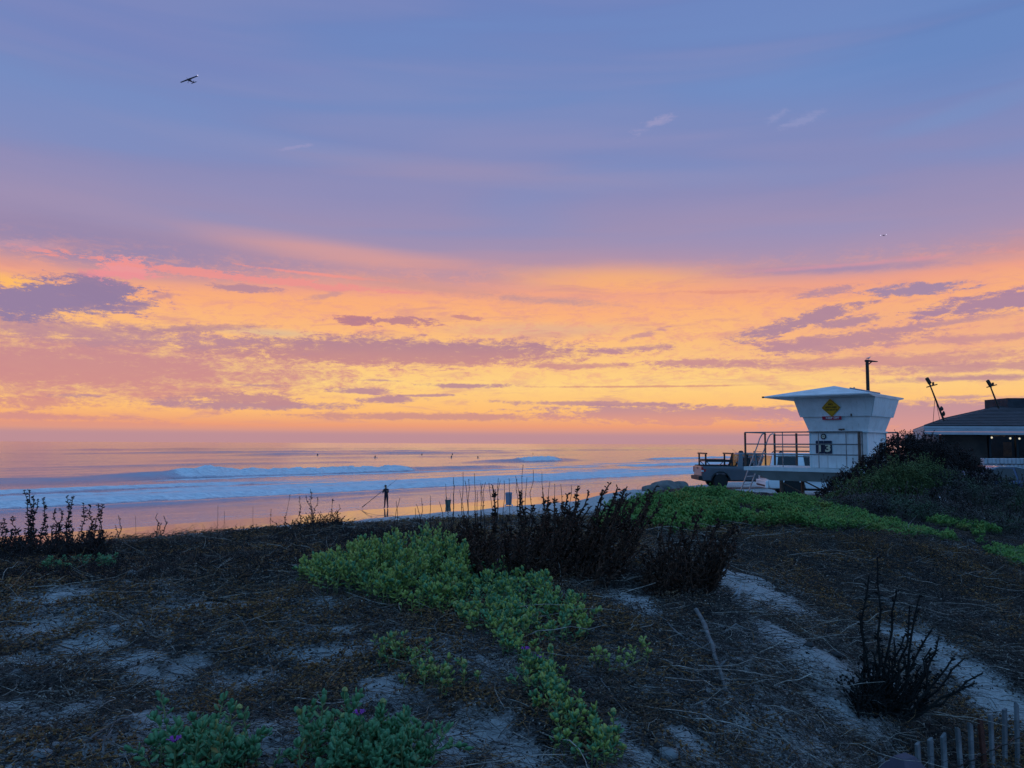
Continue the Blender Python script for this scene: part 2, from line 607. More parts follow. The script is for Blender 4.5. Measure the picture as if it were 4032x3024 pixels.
M = {
    'white': material('white_paint', (0.78, 0.79, 0.78), 0.6, var=0.10, scale=4.0, bump=0.08, big=((0.64, 0.64, 0.62), 1.8, 0.5, 0.75), streak=(0.42, 0.38, 0.33)),
    'roof_white': material('roof_paint', (0.66, 0.67, 0.68), 0.55, var=0.2, scale=2.5, bump=0.05, big=((0.52, 0.52, 0.5), 0.9, 0.5, 0.75), streak=(0.42, 0.41, 0.40)),
    'deck_edge': material('deck_paint', (0.55, 0.62, 0.62), 0.6, var=0.12, scale=5),
    'skirt': material('skirt_paint', (0.22, 0.27, 0.26), 0.7, var=0.2, scale=2),
    'rail': material('galvanised_pipe', (0.30, 0.29, 0.28), 0.45, 0.6, var=0.3, scale=14),
    'alu': material('brushed_aluminium', (0.48, 0.48, 0.48), 0.38, 0.7, var=0.2, scale=18),
    'rust': material('rusty_post', (0.14, 0.085, 0.06), 0.7, 0.2, var=0.4, scale=16),
    'yellow': material('sign_yellow', (0.75, 0.36, 0.02), 0.45, var=0.1, scale=8),
    'ink': material('sign_black', (0.02, 0.02, 0.02), 0.5),
    'red': material('sign_red', (0.50, 0.03, 0.06), 0.45),
    'signwhite': material('sign_white', (0.78, 0.78, 0.78), 0.5),
    'navy': material('sign_navy', (0.012, 0.018, 0.05), 0.45),
    'cream': material('sign_cream', (0.72, 0.66, 0.46), 0.5),
    'blacksteel': material('black_steel', (0.022, 0.02, 0.02), 0.5, 0.2, var=0.4),
    'panel': material('solar_panel_back', (0.30, 0.31, 0.34), 0.25, 0.2, scale=12),
    'truckpaint': material('grey_car_paint', (0.105, 0.108, 0.125), 0.38, 0.25, var=0.06, scale=1.5, coat=0.5),
    'suvpaint': material('white_car_paint', (0.74, 0.75, 0.76), 0.32, var=0.05, scale=1.5, coat=0.5),
    'bluepaint': material('dark_blue_car_paint', (0.015, 0.035, 0.10), 0.3, 0.2, var=0.1, coat=0.6),
    'trim': material('black_plastic', (0.018, 0.018, 0.02), 0.6, var=0.2),
    'tyre': material('tyre_rubber', (0.018, 0.018, 0.018), 0.85, var=0.3, scale=20),
    'rim': material('alloy_rim', (0.42, 0.42, 0.44), 0.35, 0.8, var=0.1),
    'darkglass': material('privacy_glass', (0.010, 0.011, 0.014), 0.07, spec=0.5),
    'clearglass': glass_mat('window_glass', (0.02, 0.025, 0.03), 0.72),
    'seat': material('dark_seat_fabric', (0.025, 0.022, 0.022), 0.9, var=0.3),
    'taillight': material('red_lens', (0.34, 0.015, 0.015), 0.2, spec=0.6),
    'clearlens': material('clear_lens', (0.6, 0.6, 0.6), 0.15, spec=0.6),
    'shingle': material('roof_shingle', (0.055, 0.05, 0.058), 0.9, var=0.4, scale=1.6, bump=0.3, bscale=9),
    'fascia': material('fascia_paint', (0.40, 0.38, 0.40), 0.7, var=0.12, scale=2),
    'woodwall': material('brown_wall', (0.07, 0.045, 0.035), 0.8, var=0.4, scale=1.5),
    'frame': material('dark_frame', (0.02, 0.02, 0.024), 0.5, 0.3),
    'bulb': material('lit_bulb', (1, 0.9, 0.7), 0.4, emit=((1.0, 0.83, 0.58), 2.2)),
    'warmwall': material('lit_interior', (0.45, 0.27, 0.11), 0.8, var=0.5, scale=2.2),
    'planelight': material('navigation_light', (1, 0.9, 0.95), 0.4, emit=((0.92, 0.78, 0.95), 1.1)),
    'planepaint': material('aircraft_paint', (0.030, 0.035, 0.055), 0.55, var=0.1),
    'post': material('mast_paint', (0.03, 0.024, 0.02), 0.6, var=0.3),
    'slat': material('weathered_slat', (0.21, 0.21, 0.215), 0.9, var=0.45, scale=9, bump=0.4, bscale=60, col2=(0.12, 0.12, 0.125)),
    'slatred': material('red_stained_slat', (0.12, 0.035, 0.022), 0.9, var=0.4, scale=14, bump=0.4),
    'wire': material('rusty_wire', (0.05, 0.04, 0.035), 0.6, 0.6),
    'timber': material('weathered_timber', (0.075, 0.062, 0.09), 0.8, var=0.25, scale=7, bump=0.2, bscale=50),
    'driftwood': material('driftwood', (0.17, 0.16, 0.155), 0.9, var=0.45, scale=16, bump=0.4, bscale=70),
    'stone': material('grey_stone', (0.22, 0.22, 0.22), 0.9, var=0.35, scale=9, bump=0.4, bscale=30),
    'boulder': material('riprap_rock', (0.16, 0.16, 0.155), 0.95, var=0.4, scale=1.6, bump=0.8, bscale=6),
    'gull': material('gull_feathers', (0.62, 0.60, 0.60), 0.8, var=0.2, scale=10),
    'beak': material('gull_beak', (0.6, 0.35, 0.05), 0.5),
    'skin': material('skin', (0.36, 0.20, 0.14), 0.6),
    'cloth': material('dark_clothes', (0.035, 0.016, 0.028), 0.9, var=0.3, scale=9),
    'wetsuit': material('wetsuit', (0.012, 0.012, 0.015), 0.5),
    'board': material('surfboard', (0.6, 0.58, 0.55), 0.3),
    'bucket': material('green_bucket', (0.09, 0.12, 0.10), 0.6, var=0.2),
    'bin': material('pale_bin', (0.20, 0.21, 0.27), 0.6, var=0.1),
    'paper': material('white_scrap', (0.62, 0.62, 0.64), 0.8, var=0.15, scale=30),
    # plants
    'leaf': material('glaucous_leaf', (0.54, 0.60, 0.16), 0.6, var=0.25, scale=30, transl=0.45, col2=(0.38, 0.50, 0.15), big=((0.46, 0.48, 0.12), 4.0, 0.55, 0.72)),
    'leafcool': material('blue_green_leaf', (0.19, 0.40, 0.17), 0.6, var=0.25, scale=30, transl=0.36, col2=(0.12, 0.30, 0.145)),
    'leafyellow': material('yellowing_leaf', (0.36, 0.33, 0.10), 0.65, var=0.25, scale=10, transl=0.25),
    'greenstem': material('pale_green_stem', (0.20, 0.24, 0.09), 0.7, var=0.3, scale=20),
    'bud': material('flower_bud', (0.34, 0.36, 0.12), 0.8, var=0.3, scale=60),
    'petal': material('purple_petal', (0.26, 0.03, 0.30), 0.6, var=0.2, scale=30),
    'cover': material('bank_leaf', (0.27, 0.44, 0.10), 0.6, var=0.3, scale=9, transl=0.38, col2=(0.12, 0.27, 0.075), big=((0.38, 0.38, 0.09), 2.2, 0.52, 0.72)),
    'drybrown': material('dead_brown_mat', (0.34, 0.165, 0.055), 0.95, var=0.5, scale=40, col2=(0.07, 0.035, 0.018), big=((0.085, 0.065, 0.055), 0.9, 0.46, 0.62)),
    'drydark': material('dead_dark_mat', (0.016, 0.014, 0.014), 0.95, var=0.5, scale=45, col2=(0.085, 0.066, 0.058)),
    'drypale': material('dead_pale_stem', (0.46, 0.41, 0.35), 0.95, var=0.5, scale=25, col2=(0.20, 0.17, 0.14)),
    'darkstem': material('dead_red_brown_stem', (0.095, 0.038, 0.020), 0.95, var=0.5, scale=30, col2=(0.018, 0.010, 0.007)),
    'blackstem': material('black_dry_stem', (0.012, 0.011, 0.009), 0.95, var=0.5, scale=25),
    'seedhead': material('dry_seed_head', (0.13, 0.085, 0.05), 0.95, var=0.5, scale=40),
    'bushgreen': material('bush_leaf', (0.20, 0.25, 0.085), 0.8, var=0.35, scale=6, transl=0.2, col2=(0.075, 0.11, 0.045)),
    'bushdark': material('bush_dead_leaf', (0.040, 0.023, 0.020), 0.9, var=0.5, scale=9, col2=(0.018, 0.013, 0.012)),
    'bushgrey': material('bush_grey_leaf', (0.15, 0.125, 0.11), 0.9, var=0.45, scale=7, col2=(0.06, 0.045, 0.042), big=((0.10, 0.135, 0.075), 1.5, 0.5, 0.65)),
}

# ------------------------------------------------------------------ ground shape
UX, UY = math.cos(R(48)), math.sin(R(48))       # along the shore
NX, NY = -UY, UX                                # out to sea


def st(x, y):
    return NX * x + NY * y, UX * x + UY * y


def sstep(x, a, b):
    t = np.clip((x - a) / (b - a), 0, 1)
    return t * t * (3 - 2 * t)


def vnoise(x, y, seed=0):
    xi, yi = np.floor(x).astype(np.int64), np.floor(y).astype(np.int64)
    fx, fy = x - xi, y - yi
    fx, fy = fx * fx * (3 - 2 * fx), fy * fy * (3 - 2 * fy)

    def h(a, b):
        n = (a * 374761393 + b * 668265263 + seed * 1442695041) & 0xFFFFFFFF
        n = ((n ^ (n >> 13)) * 1274126177) & 0xFFFFFFFF
        return ((n ^ (n >> 16)) & 0xFFFF) / 65535.0
    return (h(xi, yi) * (1 - fx) + h(xi + 1, yi) * fx) * (1 - fy) + (h(xi, yi + 1) * (1 - fx) + h(xi + 1, yi + 1) * fx) * fy


def fbm(x, y, o=4, seed=0):
    v, a = 0.0, 0.5
    for i in range(o):
        v = v + a * (vnoise(x, y, seed + i) - 0.5)
        x, y, a = x * 2.03 + 7.1, y * 2.03 + 3.7, a * 0.5
    return v


CTRL = [(0, 3024, 2.7), (700, 3024, 2.7), (1400, 3024, 2.75), (2000, 3024, 2.8), (2500, 3024, 2.95), (3000, 3024, 3.3), (3450, 3024, 4.1),
        (0, 2700, 3.6), (800, 2700, 3.6), (1600, 2700, 3.55), (2300, 2700, 3.6), (2900, 2700, 3.9), (3400, 2700, 4.7),
        (0, 2450, 4.7), (700, 2450, 4.65), (1400, 2450, 4.5), (2000, 2430, 4.5), (2600, 2450, 4.7), (3100, 2480, 5.3), (3500, 2500, 6.2), (3900, 2600, 6.0),
        (0, 2250, 6.6), (600, 2250, 6.5), (1200, 2250, 6.0), (1800, 2260, 5.7), (2400, 2280, 5.7), (2800, 2280, 6.2), (3300, 2300, 7.4), (3800, 2350, 8.0), (4032, 2450, 7.8),
        (0, 2190, 8.4), (450, 2146, 9.2), (900, 2114, 9.5), (1300, 2092, 9.6), (1700, 2104, 8.8), (2100, 2104, 8.6), (2450, 2085, 9.0),
        (2800, 2100, 9.0), (3200, 2120, 9.2), (3600, 2150, 9.5), (4000, 2220, 9.8),
        (2500, 2000, 12), (2800, 1974, 13), (3150, 2004, 13), (3500, 2015, 13.5), (3900, 2010, 14), (4032, 2030, 14),
        (3300, 1945, 16), (3700, 1965, 17), (4000, 1975, 18), (3780, 2800, 5.3)]
_c = [P(*a) for a in CTRL]
_c = np.array([(p.x, p.y, p.z - EYE) for p in _c] +
              [(0, 0, -1.6), (-3, 0, -1.55), (3, 0.5, -2.35), (-8, 4, -1.2), (-6, 2, -1.3), (2.4, 3.9, -2.15), (3.2, 4.4, -2.2), (2.3, 2.6, -2.3),
               (6, 5, -2.0), (8, 8, -1.9), (10, 12, -1.55), (-9, 9, -1.25), (1.5, 1.5, -1.75), (-6, -4, -1.6), (6, -4, -2.4)])


def _tps(r2):
    return 0.5 * r2 * np.log(np.maximum(r2, 1e-9))


def _fit():
    n = len(_c)
    d2 = ((_c[:, None, :2] - _c[None, :, :2]) ** 2).sum(2)
    K = _tps(d2) + np.eye(n) * 0.02
    Pm = np.hstack([np.ones((n, 1)), _c[:, :2]])
    A = np.zeros((n + 3, n + 3))
    A[:n, :n], A[:n, n:], A[n:, :n] = K, Pm, Pm.T
    return np.linalg.solve(A, np.concatenate([_c[:, 2], np.zeros(3)]))


_w = _fit()


def g_near(x, y):
    sh = x.shape
    x, y = x.ravel(), y.ravel()
    out = np.empty(len(x))
    for i in range(0, len(x), 20000):
        a, b = x[i:i + 20000], y[i:i + 20000]
        d2 = (a[:, None] - _c[None, :, 0]) ** 2 + (b[:, None] - _c[None, :, 1]) ** 2
        out[i:i + 20000] = _tps(d2) @ _w[:-3] + _w[-3] + _w[-2] * a + _w[-1] * b
    return np.clip(out, -3.0, -0.6).reshape(sh)


def g_far(x, y):
    s, t = st(x, y)
    low = np.interp(s, [-20, 6, 11, 21, 30, 38, 47, 60, 90], [-2.3, -2.3, -2.6, -4.0, -4.38, -4.69, -4.925, -5.5, -8.0])
    plat = np.interp(s, [-20, 20.5, 28, 33, 38, 47, 60, 90], [-2.1, -2.15, -4.0, -4.45, -4.69, -4.925, -5.5, -8.0])
    w = sstep(t, 25, 31)
    h = low * (1 - w) + plat * w
    return h + 0.10 * fbm(x * 0.35, y * 0.35, 4, 5) * sstep(-s, -42, -34) * 2 + 0.02 * fbm(x * 1.6, y * 1.6, 3, 8)


def ground_raw(x, y):
    x, y = np.asarray(x, float), np.asarray(y, float)
    r = np.hypot(x, y)
    azd = np.degrees(np.arctan2(x, np.maximum(y, 1e-3)))
    k = sstep(azd, 5, 13)
    a, b = 10.3 + 6.2 * k, 15.5 + 6.5 * k
    w = np.where(y < 0.2, 0, sstep(r, 0, 1) * np.clip((r - a) / (b - a), 0, 1))
    w = np.where((y < 0.2) & (r > 12), 1, w)
    w = w * w * (3 - 2 * w)
    far = g_far(x, y)
    m = r < 26
    near = np.full(x.shape, -2.0)
    if m.any():
        near[m] = g_near(x[m], y[m]) + 0.16 * fbm(x[m] * 1.1, y[m] * 1.1, 4, 1) + 0.085 * fbm(x[m] * 6, y[m] * 6, 4, 21)
    return near * (1 - w) + far * w


# near heights cached on a fine grid for planting
GX0, GX1, GY0, GY1, GS = -14.0, 16.0, 1.0, 24.0, 0.05
_gx, _gy = np.arange(GX0, GX1, GS), np.arange(GY0, GY1, GS)
_GZ = ground_raw(*np.meshgrid(_gx, _gy)) + EYE


def gz(x, y):
    x, y = np.asarray(x, float), np.asarray(y, float)
    u = np.clip((x - GX0) / GS, 0, len(_gx) - 1.001)
    v = np.clip((y - GY0) / GS, 0, len(_gy) - 1.001)
    i, j = u.astype(int), v.astype(int)
    fu, fv = u - i, v - j
    return (_GZ[j, i] * (1 - fu) + _GZ[j, i + 1] * fu) * (1 - fv) + (_GZ[j + 1, i] * (1 - fu) + _GZ[j + 1, i + 1] * fu) * fv


def gzf(x, y):
    return float(ground_raw(np.array([x]), np.array([y]))[0]) + EYE


def hit(px, py, d0=1.8, d1=20.0):
    """where the line of sight through a photo pixel meets the dune"""
    d = np.geomspace(d0, d1, 900)
    v = ray(px, py)
    v = v / v.y
    x, y, z = v.x * d, d, v.z * d + EYE
    b = np.nonzero(z < gz(x, y))[0]
    i = b[0] if len(b) else len(d) - 1
    return np.array([x[i], y[i], float(gz(x[i], y[i]))])


# bare sand showing between the dead mats (photo pixels: centre and radii)
SAND = [(190, 2480, 120, 50), (100, 2610, 140, 40), (330, 2560, 100, 40), (520, 2600, 190, 32), (570, 2660, 100, 50), (720, 2640, 70, 90),
        (960, 2700, 150, 36), (640, 2850, 120, 48), (320, 2780, 90, 40), (150, 2850, 150, 40), (60, 2770, 60, 22), (2440, 2870, 85, 60),
        (2480, 2960, 100, 70), (2400, 2150, 70, 40), (2500, 2360, 110, 40), (2900, 2275, 170, 34), (3100, 2335, 140, 28), (2940, 2390, 70, 25),
        (3250, 2615, 130, 52), (3060, 2490, 70, 30), (3300, 2800, 110, 50), (3600, 2530, 130, 46), (3760, 2640, 160, 60), (3930, 2760, 150, 70),
        (1900, 2890, 110, 40), (1500, 2690, 110, 28), (1270, 2590, 130, 40), (2050, 2970, 80, 40), (1750, 2960, 60, 30), (850, 2390, 160, 26),
        (250, 2340, 160, 18), (1500, 2850, 100, 26), (3500, 2700, 70, 30), (1350, 2480, 60, 18), (2700, 2900, 80, 40)]
_sand = []
for _px, _py, _rx, _ry in SAND:
    _h, _a, _b = hit(_px, _py), hit(_px + _rx, _py), hit(_px, _py - _ry)
    _sand.append((_h[0], _h[1], max(abs(_a[0] - _h[0]), 0.05), max(min(abs(_b[1] - _h[1]), 0.8), 0.06)))


def litter(x, y):
    """0 on clean sand .. 1 under thick dead plants"""
    s = np.zeros(np.shape(x))
    wob = 1.5 * fbm(x * 2.6, y * 2.6, 5, 31)
    for cx, cy, rx, ry in _sand:
        q = np.hypot((x - cx) / rx, (y - cy) / ry) + wob
        s = np.maximum(s, 1 - sstep(q, 0.15, 1.55))
    r = np.hypot(x, y)
    base = 0.60 + 0.20 * sstep(r, 4.6, 6.6) + 0.14 * sstep(x, 0.3, 0.9) + 1.1 * fbm(x * 1.7, y * 1.7, 4, 41)
    return np.clip(base * (1 - 0.9 * s), 0, 1)


def build_ground():
    az = np.radians(np.concatenate([np.linspace(-180, -62, 30)[:-1], np.linspace(-62, -40, 40)[:-1], np.linspace(-40, 40, 420), np.linspace(40, 62, 40)[1:], np.linspace(62, 180, 30)[1:]]))
    rr = np.concatenate([np.geomspace(0.6, 2.3, 12)[:-1], np.geomspace(2.3, 20, 240)[:-1], np.geomspace(20, 110, 90)[:-1], np.geomspace(110, 4000, 24)])
    A, Rr = np.meshgrid(az, rr)
    x, y = Rr * np.sin(A), Rr * np.cos(A)
    z = ground_raw(x, y) + EYE
    s, t = st(x, y)
    lit = np.where(Rr < 24, litter(x, y), np.where(s < 14, 0.15, 0.0))
    verts = np.stack([x, y, z], -1).reshape(-1, 3)
    nr, na = x.shape
    i = np.arange(nr - 1)[:, None] * na + np.arange(na - 1)[None]
    q = np.stack([i, i + 1, i + na + 1, i + na], -1).reshape(-1, 4)
    sc = s.reshape(-1)[q].mean(1)
    yc = verts[q, 1].mean(1)
    keep = ~((sc > 130))
    far = (sc > 24)
    for name, sel, mt in (('dune_sand', keep & ~far, ground_mat('dune_ground', False)), ('beach_sand', keep & far, ground_mat('beach_ground', True))):
        qq = q[sel]
        used, inv = np.unique(qq, return_inverse=True)
        o = raw_mesh(name, verts[used], quads=inv.reshape(-1, 4), mat=mt, smooth=True)
        at = o.data.attributes.new('litter', 'FLOAT', 'POINT')
        at.data.foreach_set('value', lit.reshape(-1)[used].astype(np.float32))
        o['kind'] = 'structure'


def ground_mat(name, beach):
    m = bpy.data.materials.new(name)
    m.use_nodes = True
    t = m.node_tree
    N = NT(t)
    b = t.nodes['Principled BSDF']
    pos = N.node('ShaderNodeNewGeometry').outputs['Position']
    sandn = N.noise(pos, 30, 5, 0.65)
    sand = N.mix(N.smooth(sandn, 0.3, 0.7), (0.32, 0.32, 0.315, 1), (0.47, 0.465, 0.455, 1))
    sand = N.mix(N.smooth(N.noise(pos, 2.0, 4), 0.45, 0.7, 0, 0.4), sand, (0.24, 0.24, 0.24, 1))
    if not beach:
        at = N.node('ShaderNodeAttribute', attribute_name='litter').outputs['Fac']
        n1 = N.noise(pos, 22, 8, 0.78, 0.8)
        n2 = N.noise(pos, 110, 5, 0.7)
        n3 = N.noise(pos, 5.5, 5, 0.65, 0.4)
        w = N.math('ADD', N.math('MULTIPLY', at, 0.85), N.math('MULTIPLY', N.math('SUBTRACT', n1, 0.5), 1.9))
        w = N.math('ADD', w, N.math('MULTIPLY', N.math('SUBTRACT', n2, 0.5), 1.1))
        w = N.math('ADD', w, N.math('MULTIPLY', N.math('SUBTRACT', n3, 0.5), 1.2))
        dark = N.mix(N.smooth(N.noise(pos, 60, 6, 0.78), 0.44, 0.66), (0.005, 0.004, 0.004, 1), (0.075, 0.058, 0.047, 1))
        dark = N.mix(N.smooth(N.noise(pos, 1.3, 4), 0.48, 0.66, 0, 0.6), dark, (0.085, 0.050, 0.028, 1))
        c = N.mix(N.smooth(w, 0.10, 0.78), sand, dark)
        t.links.new(c, b.inputs['Base Color'])
        b.inputs['Roughness'].default_value = 0.95
        b.inputs['Specular IOR Level'].default_value = 0.15
        bn = N.node('ShaderNodeBump')
        bn.inputs['Strength'].default_value = 0.9
        bn.inputs['Distance'].default_value = 0.03
        t.links.new(N.math('ADD', n1, N.math('MULTIPLY', n2, 0.4)), bn.inputs['Height'])
        t.links.new(bn.outputs[0], b.inputs['Normal'])
    else:
        sp = N.node('ShaderNodeVectorMath', operation='DOT_PRODUCT')
        t.links.new(pos, sp.inputs[0])
        sp.inputs[1].default_value = (NX, NY, 0)
        s = N.math('ADD', sp.outputs['Value'], N.math('MULTIPLY', N.math('SUBTRACT', N.noise(pos, 0.12, 3), 0.5), 5.0))
        wet = N.smooth(s, 38.6, 39.4)
        c = N.mix(wet, sand, (0.085, 0.072, 0.062, 1))
        t.links.new(c, b.inputs['Base Color'])
        t.links.new(N.maplin(wet, 0, 1, 0.95, 0.06), b.inputs['Roughness'])
        t.links.new(N.maplin(wet, 0, 1, 1.3, 5.0), b.inputs['IOR'])
        bn = N.node('ShaderNodeBump')
        t.links.new(N.maplin(wet, 0, 1, 0.5, 0.006), bn.inputs['Strength'])
        bn.inputs['Distance'].default_value = 0.05
        t.links.new(N.noise(pos, 3.0, 5, 0.6), bn.inputs['Height'])
        t.links.new(bn.outputs[0], b.inputs['Normal'])
    return m


build_ground()


# ------------------------------------------------------------------ sea
def sea_height(s, t):
    wob = fbm(t * 0.035, s * 0.01, 3, 50)
    h = 0.05 * np.sin(s * 0.55 + 2.5 * wob) + 0.16 * fbm(s * 0.16, t * 0.045, 4, 51) + 0.10 * fbm(s * 0.7, t * 0.25, 3, 52)
    foam = np.zeros_like(h)

    def swell(c, amp, t0, t1, tf=12.0, front=2.2, back=7.0, wv=5.0, fa=None, fback=1.2, ffront=3.5, seed=60, lump=0.35):
        nonlocal h, foam
        sc = c + wv * fbm(t * 0.02, t * 0.0 + seed, 3, seed) + (0.9 * fbm(t * 0.33, t * 0 + 3, 4, seed + 5) if fa else 0)
        A = amp * sstep(t, t0, t0 + tf) * (1 - sstep(t, t1 - tf, t1)) * (1 + 0.5 * fbm(t * 0.06, t * 0 + 2, 3, seed + 1))
        d = s - sc
        h = h + A * np.where(d < 0, np.exp(-(d / front) ** 2), np.exp(-(d / back) ** 2))
        if fa:
            f = sstep(t, fa[0], fa[0] + fa[2]) * (1 - sstep(t, fa[1] - fa[2], fa[1]))
            k = f * sstep(d, -ffront - 0.8, -ffront) * (1 - sstep(d, fback, fback + 1.0))
            foam = np.maximum(foam, k)
            h = h + k * lump * (0.6 + 2.2 * fbm(t * 1.1, s * 1.1, 5, seed + 2)) * np.exp(-((d + 0.8) / 2.2) ** 2)

    # the main breaker, peeling to the right
    swell(106, 0.50, 0, 60, 26, 3.6, 9.0, 3.0, None, seed=60)
    swell(106, 0.62, 34, 125, 14, 2.0, 8.0, 3.0, (46.5, 91, 2.5), 0.5, 2.6, 60, 0.5)
    h = h + 0.55 * np.exp(-((t - 53) / 1.8) ** 2) * np.exp(-((s - 105.5) / 1.5) ** 2)      # splash
    # the one behind it, far right
    swell(140, 0.85, 128, 196, 26, 2.4, 7.0, 2.0, (154, 176, 5.0), 0.5, 2.6, 70, 0.6)
    swell(264, 1.1, 120, 330, 50, 5, 12, 18, None, seed=80)
    swell(205, 0.6, 60, 300, 60, 4, 10, 14, None, seed=90)
    swell(335, 1.0, 80, 700, 90, 6, 14, 30, None, seed=95)
    swell(470, 1.2, 100, 900, 99, 8, 20, 40, None, seed=97)
    swell(160, 0.4, 30, 140, 30, 3, 8, 8, None, seed=99)
    # foam lines rolling in
    swell(67.0, 0.38, -40, 400, 5, 0.7, 6, 2.2, (-60, 420, 5), 5.0, 1.1, 110, 0.16)
    swell(84, 0.30, -40, 60, 20, 1.0, 5, 4.0, (-60, 52, 8), 3.0, 1.0, 120, 0.12)
    swell(61.2, 0.20, -20, 75, 25, 0.7, 1.6, 1.5, None, seed=130)
    swell(57.2, 0.10, 10, 120, 25, 0.6, 1.4, 1.8, None, seed=133)
    swell(53.2, 0.06, 0, 160, 25, 0.5, 1.2, 1.8, None, seed=137)
    swell(74, 0.16, -40, 300, 20, 0.6, 3, 3.0, (-60, 260, 10), 0.5, 0.7, 180, 0.08)
    swell(79, 0.14, 20, 200, 20, 0.6, 3, 4.0, (25, 190, 10), 0.4, 0.6, 190, 0.08)
    swell(97, 0.16, 30, 200, 20, 0.8, 3, 5.0, (36, 140, 10), 0.4, 0.6, 195, 0.08)
    swell(92, 0.30, 130, 420, 25, 1.2, 5, 4.0, (135, 430, 10), 5, 1.2, 140, 0.12)
    swell(128, 0.5, 190, 420, 25, 1.6, 6, 4.0, (200, 440, 12), 6, 1.6, 150, 0.2)
    # drifting patches of old foam behind the lines
    pn = 0.5 + fbm(s * 0.30, t * 0.06, 5, 160) + 0.5 * fbm(s * 0.9, t * 0.2, 3, 161)
    zone = sstep(s, 67, 69) * (1 - sstep(s, 76, 104))
    zone = np.maximum(zone, 0.8 * sstep(t, 100, 140) * sstep(s, 67, 70) * (1 - sstep(s, 100, 150)))
    foam = np.maximum(foam, zone * sstep(pn, 0.36, 0.60) * 0.85)
    sw = 48.3 + 3.0 * fbm(t * 0.03, t * 0, 3, 170)
    foam = np.maximum(foam, 0.55 * np.exp(-((s - sw) / 0.22) ** 2))
    fade = 1 - 0.999 * sstep(s, 600, 1600)
    h = h * (0.12 + 0.88 * sstep(s, 46, 60))      # the swell runs out on the sand
    return h * fade, np.clip(foam, 0, 1)


def sea_mat():
    m = bpy.data.materials.new('sea_water')
    m.use_nodes = True
    t = m.node_tree
    N = NT(t)
    b = t.nodes['Principled BSDF']
    pos = N.node('ShaderNodeNewGeometry').outputs['Position']
    mp = N.node('ShaderNodeMapping')
    t.links.new(pos, mp.inputs[0])
    mp.inputs['Rotation'].default_value = (0, 0, R(-48))
    mp.inputs['Scale'].default_value = (0.45, 1.0, 1.0)
    n1 = N.noise(mp.outputs[0], 0.55, 6, 0.65, 0.3)
    n2 = N.noise(mp.outputs[0], 3.0, 5, 0.7)
    fo = N.node('ShaderNodeAttribute', attribute_name='foam').outputs['Fac']
    mf = N.node('ShaderNodeMapping')
    t.links.new(pos, mf.inputs[0])
    mf.inputs['Rotation'].default_value = (0, 0, R(-48))
    mf.inputs['Scale'].default_value = (0.16, 1.0, 1.0)
    fn = N.noise(mf.outputs[0], 0.9, 8, 0.72, 0.6)
    fs = N.noise(mf.outputs[0], 4.0, 6, 0.75, 0.3)
    fmix = N.math('ADD', N.math('MULTIPLY', N.math('SUBTRACT', fn, 0.5), 1.7), N.math('MULTIPLY', N.math('SUBTRACT', fs, 0.5), 1.0))
    f = N.smooth(N.math('ADD', fo, N.math('MULTIPLY', fmix, N.smooth(fo, 0.0, 0.12))), 0.30, 0.95)
    fcol = N.mix(N.smooth(fs, 0.35, 0.65), (0.50, 0.50, 0.54, 1), (0.76, 0.76, 0.77, 1))
    c = N.mix(f, (0.19, 0.20, 0.25, 1), fcol)
    t.links.new(c, b.inputs['Base Color'])
    t.links.new(N.maplin(f, 0, 1, 0.10, 0.9), b.inputs['Roughness'])
    b.inputs['IOR'].default_value = 4.5
    t.links.new(N.maplin(f, 0, 1, 0.5, 0.04), b.inputs['Specular IOR Level'])
    bn = N.node('ShaderNodeBump')
    bn.inputs['Strength'].default_value = 0.24
    bn.inputs['Distance'].default_value = 0.5
    t.links.new(N.math('ADD', n1, N.math('MULTIPLY', n2, 0.30)), bn.inputs['Height'])
    t.links.new(bn.outputs[0], b.inputs['Normal'])
    return m


def build_sea():
    ss = np.concatenate([np.arange(44, 112, 0.28), np.arange(112, 160, 0.6), np.arange(160, 380, 2.0), np.geomspace(380, 1600, 60), np.geomspace(1700, 40000, 20)])
    tau = np.concatenate([np.linspace(-3, -0.2, 20)[:-1], np.linspace(-0.2, 2.2, 380)[:-1], np.linspace(2.2, 4.5, 160)[:-1], np.geomspace(4.5, 40, 40)])
    S, T = np.meshgrid(ss, tau, indexing='ij')
    T = T * S
    h, f = sea_height(S, T)
    x, y = NX * S + UX * T, NY * S + UY * T
    verts = np.stack([x, y, h], -1).reshape(-1, 3)
    ns, nt = S.shape
    i = np.arange(ns - 1)[:, None] * nt + np.arange(nt - 1)[None]
    q = np.stack([i, i + 1, i + nt + 1, i + nt], -1).reshape(-1, 4)
    o = raw_mesh('sea', verts, quads=q, mat=sea_mat(), smooth=True)
    at = o.data.attributes.new('foam', 'FLOAT', 'POINT')
    at.data.foreach_set('value', f.reshape(-1).astype(np.float32))
    o['kind'] = 'structure'


build_sea()


